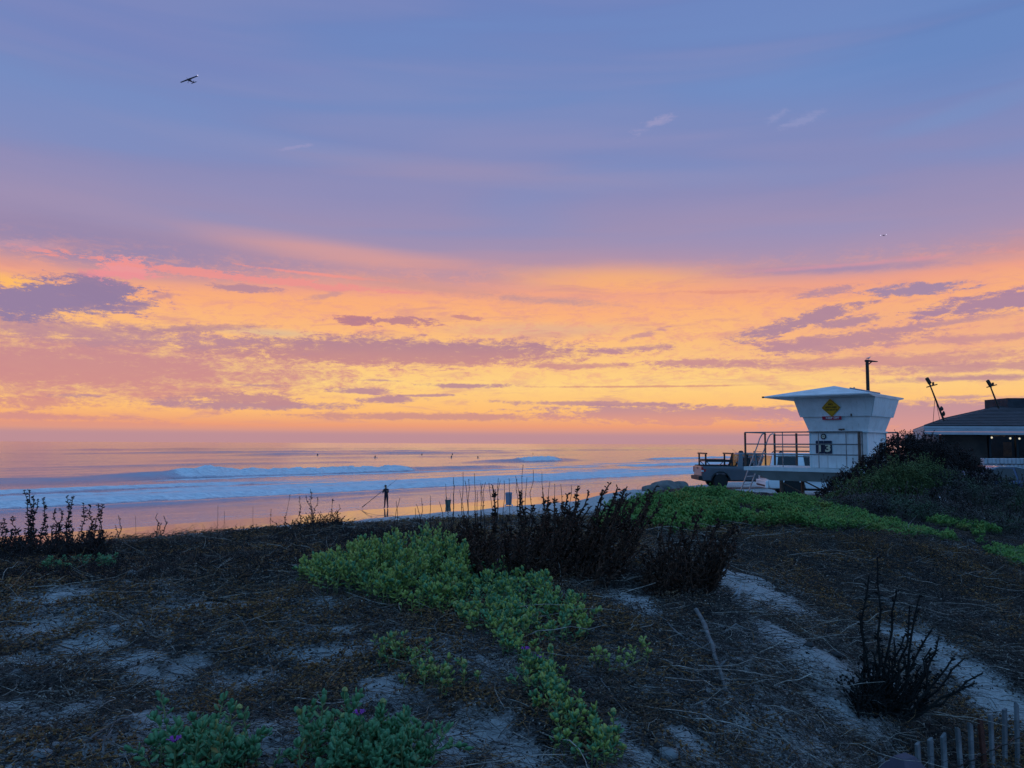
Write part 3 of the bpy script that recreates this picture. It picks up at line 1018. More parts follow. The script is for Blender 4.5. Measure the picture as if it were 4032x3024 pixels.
# ------------------------------------------------------------------ lifeguard tower
def build_tower():
    C = Vector((10.3, 23.65, 0))
    base = gzf(C.x, C.y)
    t = thing('lifeguard_tower', 'white lifeguard tower number 13 with flared walls, railed deck and flat hipped roof', 'lifeguard tower',
              (C.x, C.y, base), R(48))
    # local axes: x along the shore (away from the camera), y out to sea
    z0 = EYE - 0.69 - base          # deck top
    zt = EYE + 1.40 - base          # top of the walls
    zl = z0 + 1.07                  # top of the straight lower walls
    zj = z0 + 1.585                  # joint between flared wall and shutter

    def ring(h, dx=0.0):
        return [(-h + dx, -h), (h + dx, -h), (h + dx, h), (-h + dx, h)]

    def walls(name, z1, h1, z2, h2, mat, thick=0.045, gap=0.0):
        a, b = ring(h1), ring(h2)
        ai, bi = ring(h1 - thick), ring(h2 - thick)
        for i in range(4):
            j = (i + 1) % 4
            m = MB()
            pa, pb, qa, qb = Vector((*a[i], z1)), Vector((*a[j], z1)), Vector((*b[i], z2)), Vector((*b[j], z2))
            ia, ib, ja, jb = Vector((*ai[i], z1)), Vector((*ai[j], z1)), Vector((*bi[i], z2)), Vector((*bi[j], z2))
            d = (pb - pa).normalized() * gap
            m.hexa([pa + d, pb - d, ib - d, ia + d], [qa + d, qb - d, jb - d, ja + d])
            m.build(name, mat, t, bevel=0.006, seg=1)
    walls('lower_wall', z0, 0.83, zl, 0.83, M['white'])
    m = MB()
    h = 0.875
    m.box((-h, 0, zl + 0.02), (0.05, 2 * h + 0.05, 0.05)).box((h, 0, zl + 0.02), (0.05, 2 * h + 0.05, 0.05))
    m.box((0, -h, zl + 0.02), (2 * h - 0.05, 0.05, 0.05)).box((0, h, zl + 0.02), (2 * h - 0.05, 0.05, 0.05))
    m.build('drip_ledge', M['white'], t)
    walls('flared_wall', zl + 0.047, 0.855, zj, 1.00, M['white'])
    walls('shutter', zj - 0.05, 1.045, zt, 1.185, M['white'], gap=0.012)
    # corner trim strips
    for sx, sy in ((-1, -1), (1, -1), (1, 1), (-1, 1)):
        MB().tube([(sx * 0.832, sy * 0.832, z0), (sx * 0.832, sy * 0.832, zl - 0.005)], 0.022, 6).build('corner_trim', M['white'], t)
    MB().box((0, 0, zt - 0.1), (2.1, 2.1, 0.03)).build('ceiling_board', M['white'], t)
    # roof: thin eaves, sloping soffit, low pyramid
    ze = EYE + 1.475 - base
    e = [(-1.72, -1.20), (1.62, -1.20), (1.62, 1.92), (-1.72, 1.92)]
    ap = Vector((-0.02, 0.34, ze + 0.36))
    lo = ring(1.20)
    m = MB()
    vs = [Vector((*p, ze - 0.035)) for p in e] + [Vector((*p, ze)) for p in e] + [ap] + [Vector((*p, zt - 0.01)) for p in lo]
    fs = [(i, (i + 1) % 4, 4 + (i + 1) % 4, 4 + i) for i in range(4)]
    fs += [(4 + i, 4 + (i + 1) % 4, 8) for i in range(4)]
    fs += [(9 + i, 9 + (i + 1) % 4, (i + 1) % 4, i) for i in range(4)] + [(12, 11, 10, 9)]
    m.add(vs, fs)
    roof = m.build('roof', M['roof_white'], t)
    MB().box((-1.725, 1.90, ze - 0.02), (0.05, 0.06, 0.05)).build('eave_corner_cap', M['rust'], roof)
    # solar panel lying on the landward slope
    pc = Vector((0.15, -0.50, ze + 0.150))
    nrm = Vector((0, -0.36, 1.54)).normalized()
    xax = Vector((1, 0, 0))
    yax = nrm.cross(xax)
    rot = Matrix((xax, yax, nrm)).transposed()
    MB().box(pc + nrm * 0.03, (0.92, 0.62, 0.05), rot).build('solar_panel', M['panel'], t)
    MB().tube([(0.9, 0.05, ze + 0.2), (0.9, 0.05, ze + 0.36)], 0.025, 6).build('roof_vent', M['alu'], roof)
    # deck, skirt and frame
    dx0, dx1, dy0, dy1 = -1.2, 1.2, -1.15, 2.8
    n = 9
    w = (dx1 - dx0) / n
    for i in range(n):
        MB().box((dx0 + w * (i + 0.5), (dy0 + dy1) / 2, z0 - 0.03), (w - 0.012, dy1 - dy0 - 0.06, 0.05)).build('deck_plank', M['deck_edge'], t)
    m = MB()
    zb = z0 - 0.06
    for x in (dx0 - 0.015, dx1 + 0.015):
        m.box((x, (dy0 + dy1) / 2, zb), (0.05, dy1 - dy0, 0.115))
    for y in (dy0, dy1):
        m.box((0, y, zb), (dx1 - dx0 - 0.03, 0.05, 0.115))
    m.build('deck_edge', M['deck_edge'], t)
    m = MB()
    za, zs = z0 - 0.12, z0 - 0.42
    m.hexa([(dx0 + 0.25, dy0 + 0.25, zs), (dx1 - 0.25, dy0 + 0.25, zs), (dx1 - 0.25, dy1 - 0.72, zs), (dx0 + 0.25, dy1 - 0.72, zs)],
           [(dx0 + 0.01, dy0 + 0.02, za), (dx1 - 0.01, dy0 + 0.02, za), (dx1 - 0.01, dy1 - 0.12, za), (dx0 + 0.01, dy1 - 0.12, za)])
    m.build('skirt', M['skirt'], t)
    for x in (-0.85, 0.85):
        for y in (-0.75, 1.75):
            MB().tube([(x, y, -0.2), (x, y, zs)], 0.06, 8).build('leg', M['rust'], t)
    for x, y0, y1 in ((-0.85, -0.75, 1.75), (0.85, 1.75, -0.75)):
        MB().tube([(x, y0, 0.1), (x, y1, zs - 0.05)], 0.025, 6).build('brace', M['rust'], t)
        MB().tube([(x, y1, 0.1), (x, y0, zs - 0.05)], 0.025, 6).build('brace', M['rust'], t)
    # railings
    H = 1.08
    x0, x1, ys, ye = dx0 + 0.03, dx1 - 0.03, dy1 - 0.03, -0.72

    def post(x, y, r=0.03, mat='rust', h=H):
        MB().tube([(x, y, z0), (x, y, z0 + h)], r, 6).build('railing_post', M[mat], t)

    def rails(pts, hs=(H, 0.71, 0.40), r=0.02):
        for hh in hs:
            MB().tube([(p[0], p[1], z0 + hh) for p in pts], r, 6).build('rail', M['rail'], t)
    post(x0, ys, 0.033)
    post(x0, ye, 0.042)
    post(x0, 1.55, 0.014, 'rail')
    post(x0, 0.45, 0.014, 'rail')
    post(x0, -0.35, 0.014, 'rail')
    rails([(x0, ys), (x0, ye)])
    post(-0.92, ye, 0.022, 'rail')
    rails([(x0, ye), (-0.88, ye)], (H, 0.71))
    post(0.33, ys, 0.03)
    rails([(x0, ys), (0.33, ys)], (H, 0.71, 0.40))
    post(1.08, ys, 0.036)
    post(x1, 2.05, 0.036)
    post(x1, 0.9, 0.014, 'rail')
    rails([(1.08, ys), (x1, ys - 0.12), (x1, 2.05), (x1, 0.2)], (H - 0.06, 0.62, 0.3))
    post(x1, -0.75, 0.036)
    post(x1 - 0.05, dy0 + 0.02, 0.036)
    rails([(x1, 0.2), (x1, -0.75)], (H - 0.05, 0.55))
    rails([(x1, -0.75), (x1 - 0.05, dy0 + 0.02)], (H, 0.55), 0.026)
    # ladder leaning on the seaward end, handrails curling over from the posts
    lad = MB()
    zlow = -0.15
    for x in (0.36, 1.02):
        pts = [(x, ys - 0.02, z0 + H - 0.05), (x, ys + 0.03, z0 + H - 0.01), (x, ys + 0.12, z0 + H - 0.05), (x, ys + 0.20, z0 + H - 0.18),
               (x, ys + 0.28, z0 + H - 0.40), (x, ys + 0.56, z0), (x, ys + 0.56 + 0.40 * (z0 - zlow), zlow)]
        lad.tube(pts, 0.022, 6)
    L = lad.build('ladder', M['alu'], t, smooth=True)
    for k in range(6):
        zz = z0 - 0.12 - k * 0.27
        yy = ys + 0.56 + 0.40 * (z0 - zz)
        MB().tube([(0.36, yy, zz), (1.02, yy, zz)], 0.018, 6).build('rung', M['alu'], L)
    # signs on the wall that faces the dune (local -x side)
    def face(y, z, off=0.012):
        """matrix of a sign on the sloping -x walls; text runs left to right for the viewer"""
        if z < zl:
            hx, tilt = 0.832, 0.0
        elif z < zj - 0.05:
            k = (z - zl) / (zj - zl)
            hx, tilt = 0.857 + (1.0 - 0.857) * k, math.atan2(1.0 - 0.857, zj - zl)
        else:
            k = (z - zj + 0.05) / (zt - zj + 0.05)
            hx, tilt = 1.047 + (1.187 - 1.047) * k, math.atan2(0.14, zt - zj + 0.05)
        upv = Vector((-math.sin(tilt), 0, math.cos(tilt)))
        nr = Vector((-math.cos(tilt), 0, -math.sin(tilt)))
        rt = upv.cross(nr)
        mm = Matrix((rt, upv, nr)).transposed().to_4x4()
        return Matrix.Translation(Vector((-hx, y, z)) + nr * off) @ mm

    def plate(name, mat, mw, poly, th=0.012):
        m = MB()
        m.prism([mw @ Vector((p[0], p[1], 0)) for p in poly], mw.to_3x3() @ Vector((0, 0, th)))
        return m.build(name, mat, t)

    def rect(w, h):
        return [(-w / 2, -h / 2), (w / 2, -h / 2), (w / 2, h / 2), (-w / 2, h / 2)]

    def rrect(w, h, r):
        pts = []
        for cx, cy, a0 in ((w / 2 - r, h / 2 - r, 0), (-w / 2 + r, h / 2 - r, 90), (-w / 2 + r, -h / 2 + r, 180), (w / 2 - r, -h / 2 + r, 270)):
            for k in range(4):
                a = R(a0 + k * 30)
                pts.append((cx + r * math.cos(a), cy + r * math.sin(a)))
        return pts
    # two number cards
    for y, ch in ((0.535, '1'), (0.290, '3')):
        mw = face(y, z0 + 0.625)
        p = plate('number_card', M['navy'], mw, rrect(0.236, 0.385, 0.02))
        text_mesh('numeral', ch, 0.40, M['cream'], p, mw @ Matrix.Translation((0.0, -0.035, 0.016)) @ Matrix.Diagonal((0.92, 0.78, 1, 1)), 0.016)
    # round emblem
    mw = face(0.415, z0 + 0.945)
    em = plate('round_emblem', M['navy'], mw, [(0.085 * math.cos(a), 0.085 * math.sin(a)) for a in np.linspace(0, 2 * math.pi, 24, endpoint=False)])
    m = MB()
    m.prism([mw @ Vector((0.052 * math.cos(a), 0.052 * math.sin(a), 0.0125)) for a in np.linspace(0, 2 * math.pi, 20, endpoint=False)], mw.to_3x3() @ Vector((0, 0, 0.004)))
    disc = m.build('emblem_disc', M['cream'], em)
    m = MB()
    m.box(mw @ Vector((0, 0.004, 0.018)), (0.004, 0.055, 0.03), None)
    m.build('emblem_mark', M['skirt'], em)
    # yellow diamond and red strip
    mw = face(0.07, zj + 0.215)
    d = 0.262
    dia = plate('warning_sign', M['yellow'], mw, [(d * math.cos(R(a)) * (1 - 0.07 * k), d * math.sin(R(a)) * (1 - 0.07 * k)) if False else (d * math.cos(R(a)), d * math.sin(R(a))) for k, a in enumerate((4, 86, 94, 176, 184, 266, 274, 356))])
    for s_, yy, tx in ((0.085, 0.10, 'NO'), (0.066, 0.015, 'LIFEGUARD'), (0.075, -0.065, 'ON DUTY')):
        text_mesh('lettering', tx, s_, M['ink'], dia, mw @ Matrix.Translation((0, yy, 0.016)), 0.0015)
    m = MB()
    ring_pts = [(d * 0.93 * math.cos(R(a)), d * 0.93 * math.sin(R(a))) for a in (0, 90, 180, 270, 0)]
    m.tube([mw @ Vector((p[0], p[1], 0.013)) for p in ring_pts], 0.005, 4)
    m.build('sign_border', M['ink'], dia)
    mw = face(0.09, zj - 0.075, 0.05)
    ko = plate('keep_off_sign', M['red'], mw, rect(0.56, 0.105))
    text_mesh('lettering', 'KEEP OFF', 0.088, M['signwhite'], ko, mw @ Matrix.Translation((0.02, 0, 0.016)) @ Matrix.Diagonal((1.05, 1, 1, 1)), 0.002)
    MB().box((-0.90, -0.14, zl + 0.085), (0.03, 0.17, 0.04)).build('hinge', M['rust'], t)
    MB().box((-1.05, -0.48, zj - 0.01), (0.04, 0.04, 0.07)).build('latch', M['rust'], t)
    for y, z in ((-0.24, 0.30), (-0.42, 0.29)):
        MB().box((-0.845, y, z0 + z), (0.03, 0.025, 0.05)).build('hook', M['skirt'], t)
    # rescue board bracket near the landward corner
    MB().tube([(-0.86, -0.62, z0 + 0.22), (-0.95, -0.66, z0 + 0.26), (-0.95, -0.80, z0 + 0.26)], 0.02, 6).build('bracket', M['skirt'], t)


build_tower()


# ------------------------------------------------------------------ vehicles
def arch_profile(x0, x1, z0, zt, wheels, r, front=None, rear=None):
    """side outline with wheel arches cut from the sill; x0 rear .. x1 front"""
    pts = [(x0, z0 + 0.18), (x0 + 0.06, z0)]
    for wx in sorted(wheels):
        n = 9
        for k in range(n + 1):
            a = math.pi - math.pi * k / n
            pts.append((wx + r * math.cos(a), max(z0, 0.36 + r * math.sin(a) * 1.02)))
    pts += [(x1 - 0.12, z0), (x1, z0 + 0.2)]
    pts += front or []
    pts += [p for p in zt]
    return pts


def wheel(parent, x, y, r=0.38, w=0.25, spokes=6):
    s = 1 if y > 0 else -1
    m = MB()
    m.lathe([(r * 0.66, -w / 2), (r * 0.94, -w / 2), (r, -w * 0.35), (r, w * 0.35), (r * 0.94, w / 2), (r * 0.66, w / 2), (r * 0.62, 0)], 26, 'Y', (x, y, r))
    wh = m.build('wheel', M['tyre'], parent, smooth=True)
    m = MB()
    yo = y + s * w * 0.36
    ring = []
    m.lathe([(r * 0.56, -0.03), (r * 0.655, -0.03), (r * 0.655, 0.035), (r * 0.60, 0.035), (r * 0.56, -0.02)], 26, 'Y', (x, yo, r))
    m.lathe([(0.001, -0.03), (r * 0.17, -0.03), (r * 0.15, 0.02), (0.001, 0.025)], 12, 'Y', (x, yo, r))
    for k in range(spokes):
        a = 2 * math.pi * k / spokes
        c, sn = math.cos(a), math.sin(a)
        for off in (-0.10, 0.10):
            ca, sa = math.cos(a + off), math.sin(a + off)
            m.tube([(x + r * 0.12 * ca, yo, r + r * 0.12 * sa), (x + r * 0.6 * ca, yo, r + r * 0.6 * sa)], [0.028, 0.018], 5)
    m.build('rim', M['rim'], wh, smooth=True)
    MB().lathe([(0.001, -0.02), (r * 0.6, -0.02), (r * 0.6, 0.0), (0.001, 0.0)], 20, 'Y', (x, y, r)).build('brake_disc', M['trim'], wh)
    return wh


def side_panel(m, q, u0, u1, v0, v1, off, th=0.012):
    """plate lying on the quad q (bl, br, tr, tl), proud by off"""
    q = [Vector(p) for p in q]
    f = lambda u, v: (q[0] * (1 - u) + q[1] * u) * (1 - v) + (q[3] * (1 - u) + q[2] * u) * v
    n = (q[1] - q[0]).cross(q[3] - q[0]).normalized()
    pts = [f(*p) + n * off for p in ((u0[0], v0), (u1[0], v0), (u1[1], v1), (u0[1], v1))]
    m.prism(pts, n * th)
    return m


def build_suv():
    g = gzf(11.6, 32.6)
    p = P(3260, 1900, 32.4)
    t = thing('lifeguard_suv', 'white sport utility vehicle with tinted windows parked behind the lifeguard tower', 'car', (p.x, p.y, g), R(-6), 'vehicles on the sand lot')
    # local: x forward, y left; the right side and the tail face the camera
    body = MB()
    outline = arch_profile(-2.62, 2.62, 0.36, [(2.6, 0.92), (1.45, 1.10), (-2.55, 1.12), (-2.64, 0.95)], (-1.62, 1.55), 0.46)
    body.prism([(x, -0.98, z) for x, z in outline], (0, 1.96, 0))
    b = body.build('body', M['suvpaint'], t, bevel=0.05, seg=2, smooth=True)
    bt = [(-2.56, -0.95, 1.10), (1.05, -0.95, 1.10), (1.05, 0.95, 1.10), (-2.56, 0.95, 1.10)]
    tp = [(-2.36, -0.76, 1.80), (0.30, -0.76, 1.80), (0.30, 0.76, 1.80), (-2.36, 0.76, 1.80)]
    cab = MB().hexa(bt, tp).build('cabin', M['suvpaint'], t, bevel=0.05, seg=2, smooth=True)
    right = [bt[0], bt[1], tp[1], tp[0]]
    left = [bt[2], bt[3], tp[3], tp[2]]
    rear = [bt[3], bt[0], tp[0], tp[3]]
    front = [bt[1], bt[2], tp[2], tp[1]]
    for q, flip in ((right, False), (left, True)):
        for u0, u1, v0 in (((0.075, 0.075), (0.30, 0.355), 0.10), ((0.395, 0.43), (0.635, 0.66), 0.06), ((0.665, 0.69), (0.90, 0.93), 0.06)):
            if flip:
                u0, u1 = (1 - u1[0], 1 - u1[1]), (1 - u0[0], 1 - u0[1])
            side_panel(MB(), q, u0, u1, v0, 0.86, 0.004).build('side_window', M['darkglass'], t)
    side_panel(MB(), rear, (0.09, 0.09), (0.91, 0.91), 0.12, 0.84, 0.004).build('rear_window', M['darkglass'], t)
    side_panel(MB(), front, (0.06, 0.06), (0.94, 0.94), 0.06, 0.92, 0.004).build('windscreen', M['darkglass'], t)
    MB().tube([(-2.45, 0.2, 1.50), (-2.43, -0.35, 1.30)], 0.012, 5).build('wiper', M['trim'], t)
    m = MB().box((-2.68, 0, 0.52), (0.12, 1.9, 0.30))
    m.build('rear_bumper', M['suvpaint'], t, bevel=0.03)
    MB().box((-2.745, 0, 0.46), (0.01, 1.6, 0.07)).build('bumper_trim', M['trim'], t)
    MB().box((-2.655, 0, 0.78), (0.03, 0.9, 0.05)).build('tailgate_handle', M['trim'], t)
    MB().box((-2.652, 0, 0.92), (0.02, 0.42, 0.13)).build('number_plate', M['signwhite'], t)
    for y in (-0.86, 0.86):
        MB().box((-2.60, y, 1.02), (0.10, 0.16, 0.34)).build('tail_light', M['taillight'], t, bevel=0.02)
        MB().tube([(-2.1, y * 0.80, 1.80), (-2.0, y * 0.80, 1.875), (-0.1, y * 0.80, 1.875), (0.05, y * 0.80, 1.80)], 0.022, 6).build('roof_rail', M['trim'], t)
    MB().lathe([(0.10, 0), (0.10, 0.02), (0.05, 0.05)], 10, 'Z', (-1.9, -0.1, 1.81)).build('antenna', M['trim'], t)
    for x in (-1.62, 1.55):
        for y in (-0.86, 0.86):
            wheel(t, x, y, 0.41, 0.27, 6)
    m = MB()
    for x in (-1.62, 1.55):
        m.box((x, 0, 0.62), (0.86, 1.5, 0.35))
    m.box((0, 0, 0.33), (4.6, 1.5, 0.12))
    m.build('underbody', M['trim'], t)
    MB().box((0.2, -0.995, 0.66), (3.2, 0.02, 0.08)).build('side_moulding', M['suvpaint'], t, bevel=0.008)
    for x in (-0.25, 0.85):
        MB().box((x, -0.99, 0.98), (0.2, 0.03, 0.035)).build('door_handle', M['suvpaint'], t)
    MB().box((0.95, -1.09, 1.16), (0.12, 0.2, 0.16)).build('wing_mirror', M['suvpaint'], t, bevel=0.03)
    for y in (-0.7, 0.7):
        MB().box((2.60, y, 0.80), (0.06, 0.4, 0.18)).build('headlight', M['clearlens'], t, bevel=0.02)


def build_pickup():
    p = P(2945, 1900, 39.2)
    g = gzf(p.x, p.y)
    t = thing('pickup_truck', 'dark grey pickup truck with a black rack over its open bed', 'pickup truck', (p.x, p.y, g + 0.02), R(-1), 'vehicles on the sand lot')
    # local: x forward; rear wheel near x=-1.62
    zr = 1.10
    outline = arch_profile(-2.52, 2.55, 0.40, [(2.52, 0.95), (1.35, 1.10), (-0.78, zr), (-0.78, 0.72), (-2.40, 0.72), (-2.40, zr - 0.02), (-2.50, zr - 0.02)], (-1.60, 1.60), 0.44)
    side = [(x, z) for x, z in outline]
    # two body sides with the bed open between them
    m = MB()
    wall = arch_profile(-2.52, 2.55, 0.40, [(2.52, 0.95), (1.35, 1.08), (-2.50, zr)], (-1.60, 1.60), 0.44)
    for y in (-0.92, 0.85):
        m.prism([(x, y, z) for x, z in wall], (0, 0.07, 0))
    m.box((-1.65, 0, 0.68), (1.72, 1.70, 0.05))
    m.box((-0.78, 0, 0.88), (0.06, 1.70, 0.42))
    m.prism([(2.53, -0.85, 0.5), (2.53, -0.85, 0.94), (1.3, -0.85, 1.075), (0.9, -0.85, 1.075), (0.9, -0.85, 0.5)], (0, 1.70, 0))
    m.build('body', M['truckpaint'], t, bevel=0.02, seg=2, smooth=True)
    MB().box((-2.49, 0, 0.84), (0.08, 1.68, 0.50)).build('tailgate', M['truckpaint'], t, bevel=0.02)
    MB().box((-2.53, 0, 0.98), (0.03, 0.24, 0.07)).build('tailgate_handle', M['trim'], t)
    MB().box((-2.60, 0, 0.50), (0.16, 1.8, 0.20)).build('rear_bumper', M['trim'], t, bevel=0.03)
    for y in (-0.90, 0.90):
        l = MB().box((-2.50, y, 0.90), (0.10, 0.10, 0.30)).build('tail_light', M['taillight'], t, bevel=0.015)
        MB().box((-2.50, y * 1.02, 0.86), (0.108, 0.105, 0.09)).build('reversing_light', M['clearlens'], l)
        MB().prism([(-2.30, y * 1.03 - 0.005, 0.93), (-2.54, y * 1.03 - 0.005, 0.99), (-2.54, y * 1.03 - 0.005, 0.80), (-2.36, y * 1.03 - 0.005, 0.82)], (0, 0.02, 0)).build('lamp_wrap', M['taillight'], l)
    # wheel arch lips
    for x in (-1.60, 1.60):
        for y in (-0.935, 0.935):
            MB().tube([(x + 0.46 * math.cos(a), y, 0.36 + 0.46 * math.sin(a)) for a in np.linspace(0.05, math.pi - 0.05, 12)], 0.035, 5).build('arch_lip', M['trim'], t)
            wheel(t, x, y * 0.88, 0.36, 0.25, 5)
    MB().box((0, 0, 0.42), (4.7, 1.5, 0.16)).build('underbody', M['trim'], t)
    # cab as roof, pillars and panes so that the sea shows through
    zb, zt = 1.085, 1.72
    yb, yt = 0.86, 0.70
    xs = {'rear': (-0.76, -0.62), 'mid': (0.16, 0.14), 'front': (1.25, 0.42)}
    MB().hexa([(-0.66, -yt - 0.03, zt - 0.05), (0.44, -yt - 0.03, zt - 0.05), (0.44, yt + 0.03, zt - 0.05), (-0.66, yt + 0.03, zt - 0.05)],
              [(-0.58, -yt + 0.05, zt + 0.045), (0.32, -yt + 0.05, zt + 0.045), (0.32, yt - 0.05, zt + 0.045), (-0.58, yt - 0.05, zt + 0.045)]).build('cab_roof', M['truckpaint'], t, bevel=0.03, smooth=True)
    for s in (-1, 1):
        for key, w in (('rear', 0.17), ('mid', 0.06), ('front', 0.06)):
            a, b = xs[key]
            MB().hexa([(a, s * yb - 0.02, zb), (a + w * 1.5, s * yb - 0.02, zb), (a + w * 1.5, s * yb + 0.02, zb), (a, s * yb + 0.02, zb)],
                      [(b, s * yt - 0.02, zt), (b + w, s * yt - 0.02, zt), (b + w, s * yt + 0.02, zt), (b, s * yt + 0.02, zt)]).build('pillar', M['truckpaint'], t)
        for (a0, b0), (a1, b1) in (((-0.50, -0.45), (0.16, 0.14)), ((0.25, 0.20), (1.25, 0.42))):
            MB().prism([(a0, s * yb, zb), (a1, s * yb, zb), (b1, s * yt, zt - 0.04), (b0, s * yt, zt - 0.04)], (0, 0.006, 0)).build('side_window', M['clearglass'], t)
        MB().prism([(0.18, s * yb + 0.012 * s, zb), (0.30, s * yb + 0.012 * s, zb), (0.24, s * yt + 0.012 * s, zt), (0.15, s * yt + 0.012 * s, zt)], (0, 0.005, 0)).build('door_seal', M['trim'], t)
    MB().prism([(-0.70, -yb + 0.1, zb), (-0.70, yb - 0.1, zb), (-0.60, yt - 0.1, zt - 0.05), (-0.60, -yt + 0.1, zt - 0.05)], (0.006, 0, 0)).build('rear_window', M['clearglass'], t)
    MB().prism([(1.27, -yb + 0.03, zb), (1.27, yb - 0.03, zb), (0.46, yt - 0.03, zt - 0.03), (0.46, -yt + 0.03, zt - 0.03)], (0.008, 0, 0)).build('windscreen', M['clearglass'], t)
    for y in (-0.38, 0.38):
        m = MB().box((0.05, y, 0.98), (0.16, 0.5, 0.62), Matrix.Rotation(-0.2, 3, 'Y')).box((-0.04, y, 1.40), (0.10, 0.26, 0.20))
        m.build('front_seat', M['seat'], t, bevel=0.03)
        m = MB().box((-0.52, y, 0.98), (0.12, 0.55, 0.50)).box((-0.55, y, 1.31), (0.08, 0.24, 0.16))
        m.build('rear_seat', M['seat'], t, bevel=0.03)
    MB().box((0.95, 0, 1.06), (0.45, 1.5, 0.16)).build('dashboard', M['trim'], t, bevel=0.03)
    MB().lathe([(0.13, 0), (0.13, 0.05), (0.09, 0.10), (0.02, 0.12)], 12, 'Z', (-0.35, -0.1, zt + 0.03)).build('roof_beacon', M['trim'], t, smooth=True)
    MB().tube([(-0.35, 0.55, zt), (-0.62, 0.58, zt + 0.22)], 0.008, 4).build('antenna', M['trim'], t)
    MB().box((0.30, -0.2, zt + 0.07), (0.08, 0.08, 0.12)).tube([(0.30, -0.2, zt + 0.13), (0.60, -0.5, zt + 0.09)], 0.012, 4).build('roof_mount', M['trim'], t)
    MB().box((1.02, -1.0, 1.16), (0.11, 0.18, 0.15)).build('wing_mirror', M['trim'], t, bevel=0.03)
    MB().box((0.35, -0.925, 0.98), (0.18, 0.02, 0.035)).build('door_handle', M['trim'], t)
    # rack over the bed: two goal-post hoops joined by low rails with braces
    for x in (-2.28, -0.98):
        m = MB()
        for y in (-0.72, 0.72):
            m.box((x, y, zr + 0.30), (0.075, 0.06, 0.62))
        m.box((x, 0, zr + 0.62), (0.09, 1.80, 0.07))
        m.box((x, 0, zr + 0.27), (0.06, 1.38, 0.07))
        m.build('rack_hoop', M['blacksteel'], t)
    for y in (-0.72, 0.72):
        m = MB().box((-1.63, y, zr + 0.26), (1.22, 0.05, 0.12))
        m.tube([(-2.24, y, zr + 0.22), (-2.02, y, zr + 0.0)], 0.025, 4).tube([(-1.02, y, zr + 0.22), (-1.24, y, zr + 0.0)], 0.025, 4)
        m.box((-1.63, y, zr + 0.01), (1.5, 0.06, 0.05))
        m.build('rack_rail', M['blacksteel'], t)
    for y in (-0.88, 0.88):
        MB().box((-1.63, y, zr + 0.012), (1.66, 0.09, 0.03)).build('bed_rail_cap', M['trim'], t)


def build_parked_car(name, label, px, py, d, rotz, paint):
    p = P(px, py, d)
    g = gzf(p.x, p.y)
    t = thing(name, label, 'car', (p.x, p.y, g), rotz, 'cars parked in front of the building')
    m = MB()
    outline = arch_profile(-2.2, 2.2, 0.32, [(2.16, 0.72), (1.15, 0.90), (-1.9, 0.94), (-2.18, 0.86)], (-1.32, 1.35), 0.38)
    m.prism([(x, -0.88, z) for x, z in outline], (0, 1.76, 0))
    m.build('body', paint, t, bevel=0.05, smooth=True)
    prof = [(-1.95, 0.93), (1.05, 0.91), (0.72, 1.12), (0.25, 1.33), (-0.35, 1.43), (-0.95, 1.43), (-1.45, 1.32)]
    k = len(prof)
    vs, fs = [], []
    for s in (-1, 1):
        for x, z in prof:
            vs.append((x, s * (0.84 - 0.26 * (z - 0.91) / 0.52), z))
    fs = [tuple(range(k)), tuple(range(2 * k - 1, k - 1, -1))] + [(i, k + i, k + (i + 1) % k, (i + 1) % k) for i in range(k)]
    MB().add(vs, fs).build('cabin', paint, t, smooth=True)

    def pt(x, z, s, o=0.006):
        return Vector((x, s * (0.84 - 0.26 * (z - 0.91) / 0.52 + o), z))
    for s in (-1, 1):
        for poly in ([(-1.55, 0.98), (-0.48, 0.97), (-0.48, 1.36), (-0.95, 1.37), (-1.32, 1.27)], [(-0.40, 0.97), (0.72, 0.96), (0.55, 1.12), (0.18, 1.28), (-0.33, 1.37), (-0.40, 1.37)]):
            MB().prism([pt(x, z, s) for x, z in poly], (0, s * 0.005, 0)).build('side_window', M['darkglass'], t)
        MB().tube([pt(x, z, s, 0.012) for x, z in ((-1.62, 1.24), (-1.35, 1.32), (-0.95, 1.41), (-0.35, 1.41), (0.22, 1.31), (0.68, 1.12), (0.95, 0.96))], 0.014, 5).build('window_trim', M['alu'], t)
        MB().box((0.75, s * 0.98, 1.0), (0.12, 0.18, 0.13)).build('wing_mirror', paint, t, bevel=0.03)
        MB().box((2.12, s * 0.6, 0.66), (0.1, 0.36, 0.14)).build('headlight', M['clearlens'], t, bevel=0.02)
        MB().box((-2.16, s * 0.62, 0.78), (0.1, 0.36, 0.14)).build('tail_light', M['taillight'], t, bevel=0.02)
        for x in (-1.32, 1.35):
            wheel(t, x, s * 0.78, 0.33, 0.2, 5)
    MB().prism([(0.78, -0.62, 1.105), (0.78, 0.62, 1.105), (0.27, 0.56, 1.335), (0.27, -0.56, 1.335)], (0.012, 0, 0.012)).build('windscreen', M['darkglass'], t)
    MB().box((0, 0, 0.34), (3.9, 1.4, 0.12)).build('underbody', M['trim'], t)


build_suv()
build_pickup()
build_parked_car('parked_car', 'dark blue hatchback parked behind the shrubs at the right edge', 3990, 1880, 27.0, R(4), M['bluepaint'])
build_parked_car('parked_car', 'white car roof showing behind the dark blue hatchback', 4150, 1850, 31.5, R(178), M['suvpaint'])


